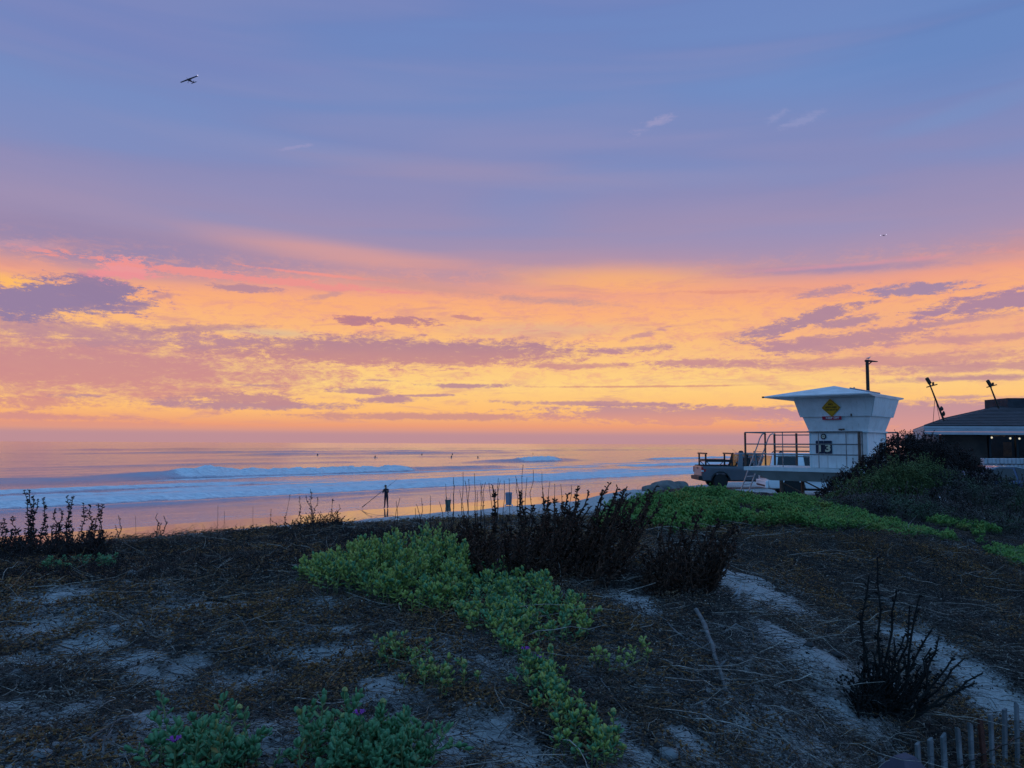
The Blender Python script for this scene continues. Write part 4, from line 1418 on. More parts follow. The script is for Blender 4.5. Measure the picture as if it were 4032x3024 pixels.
# ------------------------------------------------------------------ building with the shingled roof
def build_building():
    d = 44.0
    A = P(3640, 1676, d)
    B = P(3597, 1692, 55.0)
    base = gzf(A.x + 4, A.y + 6)
    t = thing('beach_building', 'low brown building with a dark hipped shingle roof, pale fascia and a lit interior', 'building', (A.x, A.y, base))
    o = Vector((A.x, A.y, base))
    az, bz = A.z - base, B.z - base
    ez = (az + bz) / 2
    a = Vector((0, 0, az))
    b = Vector((B.x - A.x, B.y - A.y, az - 0.02))
    L = 30.0
    c = Vector((L, 0.3, az))
    c2 = Vector((L, b.y, az))
    R1 = P(3985, 1588, 52.5) - o
    R2 = Vector((L - 6, R1.y, R1.z))
    th = Vector((0, 0, -0.05))
    m = MB()
    R0 = P(3722, 1647, 49.5) - o
    m.add([a, c, R2, R1, R0], [(0, 1, 2, 3), (0, 3, 4)])
    m.add([b, a, R0], [(0, 1, 2)])
    m.add([b, R0, R1], [(0, 1, 2)])
    m.add([c, c2, R2], [(0, 1, 2)])
    m.add([c2, b, R1, R2], [(0, 1, 2, 3)])
    m.add([a, b, c2, c], [(0, 1, 2, 3)])
    roof = m.build('roof', M['shingle'], t)
    # shingle courses as shallow steps on the front slope
    m = MB()
    n = 16
    for i in range(n):
        u0, u1 = i / n, (i + 1) / n
        p0, p1 = a.lerp(R1, u0), c.lerp(R2, u0)
        q0, q1 = a.lerp(R1, u1), c.lerp(R2, u1)
        up = Vector((0, -0.006, 0.03))
        m.prism([p0 + up, p1 + up, q1 + up * 0.2, q0 + up * 0.2], (0, 0, 0.012))
    o2 = m.build('shingle_courses', M['shingle'], roof)
    o2['kind'] = 'stuff'
    m = MB()
    m.tube([b, R0, R1], 0.05, 5)
    m.tube([a, R0], 0.05, 5)
    m.build('ridge_cap', M['shingle'], roof)
    # roof box
    bx = P(3968, 1567, 50.5) - o
    MB().hexa([(bx.x, bx.y, bx.z - 1.0), (bx.x + 9, bx.y, bx.z - 1.0), (bx.x + 9, bx.y + 2.5, bx.z - 1.0), (bx.x, bx.y + 2.5, bx.z - 1.0)],
              [(bx.x, bx.y, bx.z), (bx.x + 9, bx.y, bx.z), (bx.x + 9, bx.y + 2.5, bx.z), (bx.x, bx.y + 2.5, bx.z)]).build('roof_screen', M['shingle'], roof)
    # fascia boards
    fh = 0.50
    for name, p, q in (('fascia', a, c), ('fascia', b, a)):
        dirv = (q - p).normalized()
        nrm = Vector((dirv.y, -dirv.x, 0))
        for k in range(3):
            z1, z2 = -0.012 - k * fh / 3, -(k + 1) * fh / 3
            off = nrm * (0.04 - 0.012 * (k % 2))
            m = MB()
            m.prism([p + off + Vector((0, 0, z1)), q + off + Vector((0, 0, z1)), q + off + Vector((0, 0, z2)), p + off + Vector((0, 0, z2))], -nrm * 0.05)
            m.build('fascia_board', M['fascia'], t)
    # soffit and walls set back under the eaves
    zs = az - fh + 0.03
    ws = 1.2
    ax = Vector((ws, ws, 0))
    MB().box((L / 2 + ws / 2, ws, zs / 2), (L - ws, 0.15, zs)).build('sill_wall', M['frame'], t) if False else None
    back = Vector((0, 3.2, 0))
    MB().box((L / 2 + 1.0, 5.2, zs / 2), (L - 3, 0.2, zs)).build('interior_wall', M['woodwall'], t)
    MB().box((L / 2 + 0.9, 3.0, zs - 0.03), (L - 3.0, 5.0, 0.05)).build('soffit', M['woodwall'], t)
    MB().box((1.6, 3.4, zs / 2), (0.2, 3.6, zs)).build('end_wall', M['fascia'], t)
    # solid bay left, then posts with dark glazing between
    MB().box((3.0, ws + 0.1, zs / 2), (2.6, 0.16, zs)).build('front_wall', M['woodwall'], t)
    xs = [4.4, 6.0, 7.15, 7.5, 8.8, 9.25, 10.4, 11.8, 13.2, 14.6]
    for i, x in enumerate(xs):
        MB().box((x, ws, zs / 2), (0.12, 0.16, zs)).build('wall_post', M['frame'], t)
    for i in range(len(xs) - 1):
        w = xs[i + 1] - xs[i] - 0.13
        if w < 0.3:
            continue
        xc = (xs[i] + xs[i + 1]) / 2
        wn = MB().box((xc, ws + 0.02, zs * 0.5 + 0.25), (w, 0.02, zs - 0.6)).build('window', M['clearglass'], t)
        MB().box((xc, ws, 0.32), (w, 0.1, 0.5)).build('window_sill', M['frame'], wn)
    # lit rooms behind the glass
    for x, w, z in ((5.2, 1.0, 1.95), (7.9, 0.5, 1.95), (9.8, 0.9, 1.9)):
        MB().box((x, 5.0, z), (w, 0.1, 0.9)).build('lit_panel', M['warmwall'], t)
    for px, py in ((3978, 1726), (4014, 1727), (3905, 1723)):
        q = P(px, py, d + ws + 0.6) - o
        lp = MB().lathe([(0.02, 0.06), (0.05, 0.03), (0.055, -0.02), (0.02, -0.06)], 10, 'Z', q).build('ceiling_lamp', M['bulb'], t)
        ld = bpy.data.lights.new('ceiling_lamp_light', 'POINT')
        ld.energy = 7 if px > 3950 else 3
        ld.color = (1.0, 0.72, 0.42)
        ld.shadow_soft_size = 0.08
        lo = bpy.data.objects.new('ceiling_lamp_light', ld)
        COL.objects.link(lo)
        lo.location = q + Vector((-0.25, 1.2, -0.15))
        lo.parent = t
    MB().box((8.0, 0.03, az - 0.28), (0.10, 0.12, 0.18)).build('wall_lamp', M['frame'], t)
    return roof


build_building()


# ------------------------------------------------------------------ floodlights leaning on the roof, lamp post, gull
def floodlight(base_px, head_px, d, label, wires):
    b, h = P(*base_px, d), P(*head_px, d)
    t = thing('roof_floodlight', label, 'floodlight', b - Vector((0, 0, 0.12)), 0, 'floodlights on the building roof')
    v = h - b
    u = v.normalized()
    o = Vector((0, 0, 0.0))
    MB().tube([o, v * 0.5, v * 0.86], [0.06, 0.05, 0.038], 7).build('mast', M['post'], t)
    side = Vector((0.93, 0, 0.25)).normalized()
    j = v * 0.83
    MB().tube([j - side * 0.24, j + side * 0.42], 0.035, 5).box(j + side * 0.2 + u * 0.08, (0.08, 0.1, 0.22)).build('cross_arm', M['post'], t)
    hd = v * 0.955
    rot = (Vector((-0.62, -0.1, 1)).normalized()).to_track_quat('Z', 'Y').to_matrix()
    MB().box(hd, (0.15, 0.18, 0.42), rot).box(hd - u * 0.24, (0.08, 0.1, 0.22), rot).build('lamp_head', M['post'], t, bevel=0.03)
    for k in wires:
        MB().tube([v * k[2], P(k[0], k[1], d) - b], 0.014, 4).build('guy_wire', M['wire'], t)
    if wires:
        MB().blob(v * 0.28 + Vector((0.10, 0, 0.05)), (0.08, 0.08, 0.13), 3, 0.2).blob(v * 0.16 + Vector((0.13, 0, 0.06)), (0.07, 0.07, 0.14), 4, 0.2).build('cable_coil', M['post'], t)


floodlight((3718, 1652), (3652, 1484), 45.5, 'leaning roof floodlight held by guy wires, nearer the lifeguard tower', [(3673, 1664, 0.56), (3702, 1655, 0.52), (3732, 1646, 0.12)])
floodlight((3933, 1600), (3892, 1496), 48.0, 'leaning roof floodlight next to the box on the roof ridge', [])


def build_lamp_post():
    d = 46.0
    top = P(3414, 1418, d)
    base = gzf(top.x, top.y)
    t = thing('lamp_post', 'black lamp post with a short flat head rising behind the lifeguard tower', 'lamp post', (top.x, top.y, base))
    H = top.z - base
    MB().lathe([(0.12, 0), (0.105, H * 0.5), (0.095, H)], 10).build('pole', M['post'], t, smooth=True)
    MB().lathe([(0.22, 0), (0.22, 0.06), (0.14, 0.14)], 12).build('base_flange', M['post'], t)
    MB().hexa([(-0.10, -0.12, H - 0.10), (0.62, -0.10, H - 0.11), (0.62, 0.10, H - 0.11), (-0.10, 0.12, H - 0.10)],
              [(-0.10, -0.12, H + 0.03), (0.62, -0.08, H - 0.07), (0.62, 0.08, H - 0.07), (-0.10, 0.12, H + 0.03)]).build('lamp_head', M['post'], t, bevel=0.015)
    MB().tube([(0.05, 0, H - 0.28), (0.28, 0, H - 0.09)], 0.035, 5).build('bracket', M['post'], t)
    # gull standing on the lamp head
    g = thing('gull', 'small pale gull standing on top of the black lamp post', 'bird', (top.x + 0.08, top.y, top.z + 0.02))
    g.scale = (0.6, 0.6, 0.6)
    b = MB()
    b.tube([(-0.22, 0, 0.13), (-0.12, 0, 0.16), (0.0, 0, 0.17), (0.10, 0, 0.19), (0.14, 0, 0.24), (0.17, 0, 0.29), (0.21, 0, 0.30), (0.235, 0, 0.30)],
           [0.01, 0.045, 0.075, 0.062, 0.04, 0.042, 0.034, 0.008], 8)
    b.build('body', M['gull'], g, smooth=True)
    MB().tube([(0.225, 0, 0.298), (0.285, 0, 0.288)], [0.014, 0.004], 5).build('beak', M['beak'], g)
    for s in (-1, 1):
        MB().tube([(0.08, s * 0.065, 0.19), (-0.06, s * 0.078, 0.175), (-0.26, s * 0.03, 0.145)], [0.02, 0.04, 0.006], 6).build('wing', M['fascia'], g, smooth=True)
        MB().tube([(0.0, s * 0.03, 0.12), (0.0, s * 0.03, 0.0)], 0.006, 4).tube([(0, s * 0.03, 0.004), (0.05, s * 0.03, 0.004)], 0.006, 4).build('leg', M['beak'], g)


build_lamp_post()


# ------------------------------------------------------------------ aircraft
def build_plane(name, label, px, py, d, fwd, wing, span, lights, scale=1.0):
    c = P(px, py, d)
    f = Vector(fwd).normalized()
    w = Vector(wing)
    w = (w - f * w.dot(f)).normalized()
    u = w.cross(f)
    t = thing(name, label, 'airplane', c)
    t.rotation_euler = Matrix((w, f, u)).transposed().to_euler()     # x right wing, y nose, z up
    t.scale = (scale,) * 3
    MB().tube([(0, 2.6, -0.72), (0, 2.2, -0.72), (0, 1.2, -0.62), (0, -0.2, -0.55), (0, -2.0, -0.45), (0, -4.6, -0.30)], [0.22, 0.42, 0.60, 0.62, 0.38, 0.12], 10).build('fuselage', M['planepaint'], t, smooth=True)
    MB().box((0, 0.75, -0.28), (0.95, 1.5, 0.45)).build('cabin_window', M['darkglass'], t, bevel=0.15)
    for s in (-1, 1):
        h = span / 2
        m = MB().hexa([(0.05 * s, -0.45, 0.0), (h * s, -0.30, 0.10), (h * s, 0.85, 0.10), (0.05 * s, 1.15, 0.0)], [(0.05 * s, -0.35, 0.2), (h * s, -0.2, 0.2), (h * s, 0.75, 0.2), (0.05 * s, 1.05, 0.22)])
        wg = m.build('wing', M['planepaint'], t)
        MB().tube([(s * 0.45, 0.5, -0.95), (s * h * 0.5, 0.4, 0.05)], 0.05, 5).build('wing_strut', M['planepaint'], t)
        MB().hexa([(0.02 * s, -5.0, -0.22), (1.75 * s, -4.95, -0.20), (1.75 * s, -4.3, -0.20), (0.02 * s, -4.0, -0.22)], [(0.02 * s, -5.0, -0.14), (1.75 * s, -4.95, -0.14), (1.75 * s, -4.3, -0.14), (0.02 * s, -4.0, -0.14)]).build('tailplane', M['planepaint'], t)
        g = MB().tube([(s * 0.4, 0.6, -1.0), (s * 1.1, 0.6, -1.75)], 0.06, 5).build('landing_gear', M['planepaint'], t)
        MB().lathe([(0.05, -0.09), (0.22, -0.09), (0.25, 0), (0.22, 0.09), (0.05, 0.09)], 12, 'X', (s * 1.15, 0.6, -1.85)).build('wheel', M['tyre'], g)
    MB().hexa([(-0.04, -5.1, -0.2), (0.04, -5.1, -0.2), (0.04, -3.9, -0.2), (-0.04, -3.9, -0.2)], [(-0.03, -5.15, 1.15), (0.03, -5.15, 1.15), (0.03, -4.6, 1.15), (-0.03, -4.6, 1.15)]).build('tail_fin', M['planepaint'], t)
    MB().box((0, 2.66, -0.72), (0.14, 0.04, 1.9)).build('propeller', M['trim'], t)
    MB().tube([(0, 2.0, -1.05), (0, 2.0, -1.7)], 0.05, 5).lathe([(0.05, -0.07), (0.2, -0.07), (0.2, 0.07), (0.05, 0.07)], 10, 'X', (0, 2.0, -1.78)).build('nose_wheel', M['tyre'], t)
    for (x, y, z, r) in lights:
        MB().lathe([(0.01, -r), (r * 0.8, -r * 0.5), (r, 0), (r * 0.8, r * 0.5), (0.01, r)], 10, 'Z', (x, y, z)).build('position_light', M['planelight'], t)


build_plane('small_airplane', 'dark high-wing propeller airplane banking over the sea', 746, 313, 440, (-0.15, -0.95, -0.10), (-0.95, 0.17, -0.27), 11.6, [(-5.75, 0.3, 0.38, 0.32)])
build_plane('small_airplane', 'tiny distant airplane with two white lights above the lifeguard tower', 3479, 926, 1500, (-0.75, -0.62, 0.05), (-0.70, 0.7, 0.1), 11.0, [(5.3, 0.3, 0.2, 0.85), (-5.3, 0.3, 0.6, 0.75)])


# ------------------------------------------------------------------ people
def skin_figure(name, verts, edges, radii, mat, parent=None, levels=1, root=0):
    me = bpy.data.meshes.new(name)
    me.from_pydata(verts, edges, [])
    o = bpy.data.objects.new(name, me)
    COL.objects.link(o)
    sk = o.modifiers.new('skin', 'SKIN')
    for i, r in enumerate(radii):
        v = me.skin_vertices[0].data[i]
        v.radius = r if isinstance(r, tuple) else (r, r)
        v.use_root = (i == root)
    sb = o.modifiers.new('sub', 'SUBSURF')
    sb.levels = sb.render_levels = levels
    dg = bpy.context.evaluated_depsgraph_get()
    dg.update()
    nm = bpy.data.meshes.new_from_object(o.evaluated_get(dg))
    o.modifiers.clear()
    o.data = nm
    nm.materials.clear()
    nm.materials.append(mat)
    nm.polygons.foreach_set('use_smooth', [True] * len(nm.polygons))
    o.parent = parent
    return o


def hit_far(px, py, d0=25.0, d1=90.0):
    d = np.linspace(d0, d1, 700)
    v = ray(px, py)
    v = v / v.y
    x, y, z = v.x * d, d, v.z * d + EYE
    b = np.nonzero(z < ground_raw(x, y) + EYE)[0]
    i = b[0] if len(b) else len(d) - 1
    return Vector((x[i], y[i], z[i]))


def build_angler():
    p = hit_far(1519, 2002)
    g = gzf(p.x, p.y)
    t = thing('person', 'slim person in dark clothes standing on the beach holding a long fishing rod', 'person', (p.x, p.y, g))
    V = [(0, 0, 0.95), (0, 0, 1.15), (-0.02, 0, 1.38), (-0.03, 0, 1.50), (-0.04, 0, 1.60), (-0.05, 0, 1.70),
         (0.09, 0.02, 0.90), (0.11, 0.0, 0.50), (0.15, 0.03, 0.10), (0.13, -0.10, 0.03),
         (-0.06, 0.02, 0.90), (-0.07, -0.02, 0.50), (-0.10, 0.04, 0.10), (-0.12, -0.09, 0.03),
         (-0.17, 0, 1.40), (-0.24, -0.10, 1.17), (-0.13, -0.26, 1.26),
         (0.12, 0, 1.41), (0.20, -0.12, 1.20), (0.09, -0.28, 1.34)]
    E = [(0, 1), (1, 2), (2, 3), (3, 4), (4, 5), (0, 6), (6, 7), (7, 8), (8, 9), (0, 10), (10, 11), (11, 12), (12, 13), (2, 14), (14, 15), (15, 16), (2, 17), (17, 18), (18, 19)]
    Rr = [(0.14, 0.11), (0.13, 0.10), (0.16, 0.115), 0.055, 0.085, 0.07, 0.095, 0.065, 0.045, 0.04, 0.09, 0.065, 0.045, 0.04, 0.06, 0.045, 0.04, 0.06, 0.045, 0.04]
    b = skin_figure('body', V, E, Rr, M['cloth'], t, 2)
    b.data.materials.append(M['skin'])
    for poly in b.data.polygons:
        if poly.center.z > 1.47 or poly.center.y < -0.24 and poly.center.z > 1.1:
            poly.material_index = 1
    MB().blob((-0.045, 0.02, 1.66), (0.095, 0.105, 0.10), 5, 0.05).build('cap', M['trim'], t, smooth=True)
    r = thing('fishing_rod', 'long thin fishing rod held slanting upward by the person on the beach', 'fishing rod', (p.x, p.y - 0.29, g))
    o = Vector((p.x, p.y - 0.29, g))
    a, c = P(1425, 1998, p.y - 0.3) - o, P(1566, 1885, p.y - 0.3) - o
    MB().tube([a, a.lerp(c, 0.35), a.lerp(c, 0.7), c], [0.024, 0.02, 0.014, 0.008], 6).build('blank', M['blacksteel'], r)
    MB().tube([a, a.lerp(c, 0.12)], 0.032, 6).build('grip', M['trim'], r)
    k = a.lerp(c, 0.60) + Vector((0, 0, -0.07))
    MB().lathe([(0.03, -0.05), (0.06, -0.04), (0.06, 0.04), (0.03, 0.05)], 10, 'X', k).build('reel', M['trim'], r)


build_angler()


def build_surfers():
    V = [(0, 0, 0.0), (0, 0.0, 0.28), (0, 0.03, 0.50), (0, 0.04, 0.60), (0, 0.05, 0.70), (0, 0.05, 0.80),
         (0.12, 0.16, 0.02), (0.24, 0.30, -0.3), (-0.12, 0.16, 0.02), (-0.24, 0.30, -0.3),
         (0.19, 0.05, 0.48), (0.23, 0.14, 0.25), (0.14, 0.30, 0.10), (-0.19, 0.05, 0.48), (-0.23, 0.14, 0.25), (-0.14, 0.30, 0.10)]
    E = [(0, 1), (1, 2), (2, 3), (3, 4), (4, 5), (0, 6), (6, 7), (0, 8), (8, 9), (2, 10), (10, 11), (11, 12), (2, 13), (13, 14), (14, 15)]
    Rr = [(0.16, 0.13), (0.14, 0.11), (0.17, 0.12), 0.06, 0.09, 0.075, 0.10, 0.06, 0.10, 0.06, 0.065, 0.05, 0.04, 0.065, 0.05, 0.04]
    first = skin_figure('body', V, E, Rr, M['wetsuit'], None, 1)
    bm = MB()
    n = 12
    pts = []
    for i in range(n + 1):
        u = i / n
        pts.append((0, -0.9 + 2.3 * u, -0.08 + 0.12 * max(0, u - 0.75) * 2))
    bm.tube(pts, [0.03 + 0.26 * math.sin(math.pi * min(1, (i / n) * 0.92 + 0.06)) for i in range(n + 1)], 8)
    board = bm.build('surfboard_temp', M['board'])
    for v in board.data.vertices:
        v.co.z = v.co.z * 1.0 if abs(v.co.z) < 0.001 else v.co.z * 0.25 - 0.05
    pos = [(1251, 1789, 'sitting farthest left, well apart from the rest'), (1478, 1797, 'second from the left, low on a dark swell'),
           (1662, 1792, 'in the gap left of the middle of the line-up'), (1778, 1796, 'beside the paired dots on the swell'),
           (1781, 1785, 'on top of the dark swell'), (1881, 1797, 'sitting inside the line-up near the breaking crest'),
           (1779 + 1, 1783, None), (2098, 1784, 'just above the small breaking wave at the right'), (1780 + 100, 1804, None), (1892, 1804, None)]
    k = 0
    for px, py, txt in pos:
        if txt is None:
            continue
        v = ray(px, py + 4)
        d = -(EYE - 0.25) / v.z * v.y
        p = P(px, py + 4, d)
        s, t_ = st(np.array([p.x]), np.array([p.y]))
        h = float(sea_height(s, t_)[0][0])
        o = thing('surfer', 'surfer in a dark wetsuit ' + txt, 'person', (p.x, p.y, h + 0.10), R(40 + 37 * k), 'surfers waiting beyond the breakers')
        if k == 0:
            b = first
        else:
            b = first.copy()
            COL.objects.link(b)
        b.parent = o
        s_ = thing('surfboard', 'pale surfboard under the surfer ' + txt, 'surfboard', (p.x, p.y, h + 0.10), R(40 + 37 * k), 'surfboards under the waiting surfers')
        if k == 0:
            bd = board
            bd.name = 'deck'
        else:
            bd = board.copy()
            COL.objects.link(bd)
        bd.parent = s_
        k += 1


build_surfers()


# ------------------------------------------------------------------ beach things, boulders
def build_beach_things():
    p = hit_far(1764, 1992)
    g = gzf(p.x, p.y)
    t = thing('bucket', 'green-grey bucket standing on the sand with pale sticks in it', 'bucket', (p.x, p.y, g))
    MB().lathe([(0.18, 0), (0.19, 0.02), (0.235, 0.42), (0.25, 0.43), (0.25, 0.46), (0.22, 0.46), (0.17, 0.04)], 16).build('pail', M['bucket'], t, smooth=True)
    MB().tube([(0.24 * math.cos(a), 0, 0.44 + 0.14 * math.sin(a)) for a in np.linspace(0, math.pi, 9)], 0.008, 5).build('handle', M['wire'], t)
    for x, l in ((-0.12, 0.35), (0.12, 0.42)):
        MB().tube([(x, 0, 0.1), (x * 1.5, 0.02, 0.5 + l)], 0.016, 5).build('stick', M['fascia'], t)
    p = hit_far(2003, 1990)
    g = gzf(p.x, p.y)
    t = thing('beach_bin', 'pale lavender-grey beach bin standing on the sand by the wet shore', 'bin', (p.x, p.y, g))
    t.scale = (0.9, 0.9, 1.0)
    MB().hexa([(-0.24, -0.24, 0.04), (0.24, -0.24, 0.04), (0.24, 0.24, 0.04), (-0.24, 0.24, 0.04)], [(-0.29, -0.29, 0.9), (0.29, -0.29, 0.9), (0.29, 0.29, 0.9), (-0.29, 0.29, 0.9)]).build('tub', M['bin'], t, bevel=0.02)
    MB().hexa([(-0.32, -0.32, 0.90), (0.32, -0.32, 0.90), (0.32, 0.32, 0.90), (-0.32, 0.32, 0.90)], [(-0.26, -0.26, 1.0), (0.26, -0.26, 1.0), (0.26, 0.26, 1.0), (-0.26, 0.26, 1.0)]).build('lid', M['bin'], t, bevel=0.02)
    for x in (-0.3, 0.3):
        MB().box((x, -0.2, 0.04), (0.12, 0.2, 0.09)).build('foot', M['signwhite'], t, bevel=0.02)
    # rocks at the edge of the sand lot
    for i, (px, py, d, r, lb) in enumerate([(2618, 1918, 37.0, (0.75, 0.7, 0.62), 'large rounded grey boulder left of the pickup tailgate'),
                                            (2668, 1902, 38.0, (0.62, 0.6, 0.50), 'grey boulder touching the pickup rear bumper'),
                                            (2572, 1955, 36.0, (0.50, 0.5, 0.40), 'low grey boulder nearest the water beside the green bank'),
                                            (2715, 1925, 35.5, (0.42, 0.4, 0.33), 'small grey boulder under the pickup tailgate')]):
        p = P(px, py, d)
        g = gzf(p.x, p.y)
        bm = bmesh.new()
        bmesh.ops.create_icosphere(bm, subdivisions=4, radius=1.0)
        for v in bm.verts:
            q = np.array([v.co.x, v.co.y, v.co.z])
            k = 1 + 0.5 * float(fbm(np.array([q[0] * 1.3 + 3 * i]), np.array([q[1] * 1.3 + q[2] * 1.1]), 4, 400 + i)[0])
            for ax_, dd in (((0.6, -0.5, 0.62), 0.72), ((-0.55, -0.6, 0.58), 0.80), ((0.1, -0.75, 0.1), 0.85), ((-0.2, 0.3, 0.92), 0.70)):
                over = float(np.dot(q * k, ax_)) - dd
                if over > 0:
                    q = q - np.array(ax_) * over * 0.8 / k
            v.co = Vector(q * k)
        me = bpy.data.meshes.new('boulder')
        hz = max(r[2] * 0.8, (p.z - g))
        bmesh.ops.scale(bm, vec=(r[0], r[1], hz), verts=bm.verts)
        bm.to_mesh(me)
        bm.free()
        me.materials.append(M['boulder'])
        me.polygons.foreach_set('use_smooth', [True] * len(me.polygons))
        o = bpy.data.objects.new('boulder', me)
        COL.objects.link(o)
        o.location = (p.x, p.y, g + 0.05)
        tag(o, lb, 'boulder', 'boulders at the edge of the sand lot')
    # low pale stone wall in front of the building
    a, b = P(3866, 1803, 33.0), P(4100, 1796, 33.0)
    g = gzf((a.x + b.x) / 2, a.y)
    t = thing('stone_wall', 'low wall of pale stones in front of the brown building', 'wall', (a.x, a.y, g))
    n = 15
    r_ = random.Random(4)
    for row in range(6):
        for i in range(n):
            w = (b.x - a.x) / n
            hh = (a.z - g) / 6 if a.z - g > 0.6 else 0.2
            x = (i + 0.5 * (row % 2)) * w
            MB().box((x, 0, (row + 0.5) * hh), (w * r_.uniform(0.82, 0.97), 0.3 + r_.uniform(-0.03, 0.03), hh * r_.uniform(0.84, 0.96))).build('stone', M['fascia'], t, bevel=0.02, seg=1)


build_beach_things()


# ------------------------------------------------------------------ sand fence and timber post
def build_fence():
    g0 = P(3455, 2980, 3.95)
    t = thing('sand_fence', 'weathered grey slat sand fence wired together, climbing towards the right', 'fence', (g0.x, g0.y, g0.z - 0.75))
    o = Vector((g0.x, g0.y, g0.z - 0.75))
    # px of slat tops read from the photograph's fence
    tops = [(3468, 2982), (3610, 2925), (3660, 2908), (3711, 2893), (3768, 2866), (3818, 2848), (3857, 2827), (3898, 2811), (3953, 2791), (4000, 2769), (4042, 2750), (4090, 2728), (4140, 2708), (4190, 2686)]
    r_ = random.Random(9)
    pts = []
    for i, (px, py) in enumerate(tops):
        k = (px - 3455) / (4010 - 3455)
        d = 3.95 + 0.86 * k
        p = P(px + 2, py, d) - o
        gl = gzf(p.x + o.x, p.y + o.y) - o.z
        w = r_.uniform(0.036, 0.043)
        rot = Matrix.Rotation(R(33.7) + r_.uniform(-0.15, 0.15), 3, 'Z') @ Matrix.Rotation(r_.uniform(-0.03, 0.03), 3, 'Y')
        lo = min(gl - 0.1, p.z - 0.5)
        h = p.z - lo
        lean = r_.uniform(-0.04, 0.06)
        m = MB()
        hw, ht = w / 2, 0.008
        bt = [Vector((-hw, -ht, 0)), Vector((hw, -ht, 0)), Vector((hw, ht, 0)), Vector((-hw, ht, 0))]
        sl = r_.uniform(-0.012, 0.012)
        sh = Vector((lean * 0.6, 0.0, 0))
        m.hexa([rot @ q + Vector((p.x, p.y, lo)) + sh for q in bt], [rot @ (q + Vector((0, 0, sl if q.x > 0 else -sl))) + p for q in bt])
        m.build('slat', M['slatred'] if i == 6 else M['slat'], t, bevel=0.002, seg=1)
        pts.append((p, lo))
    for off in (0.20, 0.44):
        w1, w2 = [], []
        for i, (p, lo) in enumerate(pts):
            s = 1 if i % 2 else -1
            q = p + Vector((0, 0, -off))
            w1.append(q + Vector((0.008 * s, -0.014 * s, 0.004 * s)))
            w2.append(q + Vector((-0.008 * s, 0.014 * s, -0.004 * s)))
        MB().tube(w1, 0.003, 4).tube(w2, 0.003, 4).build('wire', M['wire'], t)
    # timber post with a chamfered top, just this side of the fence
    p = P(3560, 2976, 3.72)
    g = gzf(p.x, p.y)
    H = max(p.z - g, 0.5) + 0.15
    o = bpy.data
    m = MB()
    w, c = 0.105, 0.042
    m.add([(-w, -w, 0), (w, -w, 0), (w, w, 0), (-w, w, 0), (-w, -w, H - 0.10), (w, -w, H - 0.10), (w, w, H - 0.10), (-w, w, H - 0.10),
           (-c, -c * 0.6, H), (c, -c * 0.6, H), (c, c * 0.6, H), (-c, c * 0.6, H)],
          [(3, 2, 1, 0), (0, 1, 5, 4), (1, 2, 6, 5), (2, 3, 7, 6), (3, 0, 4, 7), (4, 5, 9, 8), (5, 6, 10, 9), (6, 7, 11, 10), (7, 4, 8, 11), (8, 9, 10, 11)])
    po = m.build('timber_post', M['timber'], None, bevel=0.002, seg=1, loc=(p.x, p.y, p.z - H), rot=(0, 0, R(28)))
    tag(po, 'purple-grey timber post with a chamfered top beside the slat fence', 'post')


build_fence()


# ------------------------------------------------------------------ plants
def leaf_template():
    st_ = [(0.0, 0.05), (0.22, 0.20), (0.55, 0.33), (0.84, 0.24), (1.0, 0.0)]
    v = [(0, 0, 0)]
    for y, w in st_[1:4]:
        c = 0.10 * math.sin(math.pi * y)
        v += [(-w, y, 0.07 - c), (0, y, 0.05 - c), (w, y, 0.07 - c), (0, y, -0.07 - c)]
    v += [(0, 1.0, 0.0)]
    q, t = [], []
    for k in range(2):
        a, b = 1 + 4 * k, 5 + 4 * k
        for i in range(4):
            j = (i + 1) % 4
            q.append((a + i, a + j, b + j, b + i))
    for i in range(4):
        j = (i + 1) % 4
        t.append((0, 1 + j, 1 + i))
        t.append((13, 9 + i, 9 + j))
    t += [(x[0], x[1], x[2]) for x in q] + [(x[0], x[2], x[3]) for x in q]
    return np.array(v, float), np.array(t)


LEAF_V, LEAF_T = leaf_template()
LEAF_MESH = {}


def leaf_mesh(mat):
    if mat.name not in LEAF_MESH:
        me = bpy.data.meshes.new('leaf')
        me.from_pydata([tuple(p) for p in LEAF_V], [], [tuple(int(i) for i in f) for f in LEAF_T])
        bm = bmesh.new()
        bm.from_mesh(me)
        bmesh.ops.recalc_face_normals(bm, faces=bm.faces)
        bm.to_mesh(me)
        bm.free()
        me.polygons.foreach_set('use_smooth', [True] * len(me.polygons))
        me.materials.append(mat)
        LEAF_MESH[mat.name] = me
    return LEAF_MESH[mat.name]


def in_poly(x, y, poly):
    c = np.zeros(len(x), bool)
    n = len(poly)
    for i in range(n):
        x0, y0 = poly[i]
        x1, y1 = poly[(i + 1) % n]
        k = ((y0 > y) != (y1 > y)) & (x < (x1 - x0) * (y - y0) / (y1 - y0 + 1e-12) + x0)
        c ^= k
    return c


def ground_poly(pxs):
    return [tuple(hit(*p)[:2]) for p in pxs]


def sample_poly(poly, n):
    a = np.array(poly)
    lo, hi = a.min(0), a.max(0)
    xs, ys = [], []
    got = 0
    while got < n:
        x, y = rng.uniform(lo[0], hi[0], 4 * n), rng.uniform(lo[1], hi[1], 4 * n)
        k = in_poly(x, y, poly)
        xs.append(x[k])
        ys.append(y[k])
        got += k.sum()
    return np.concatenate(xs)[:n], np.concatenate(ys)[:n]


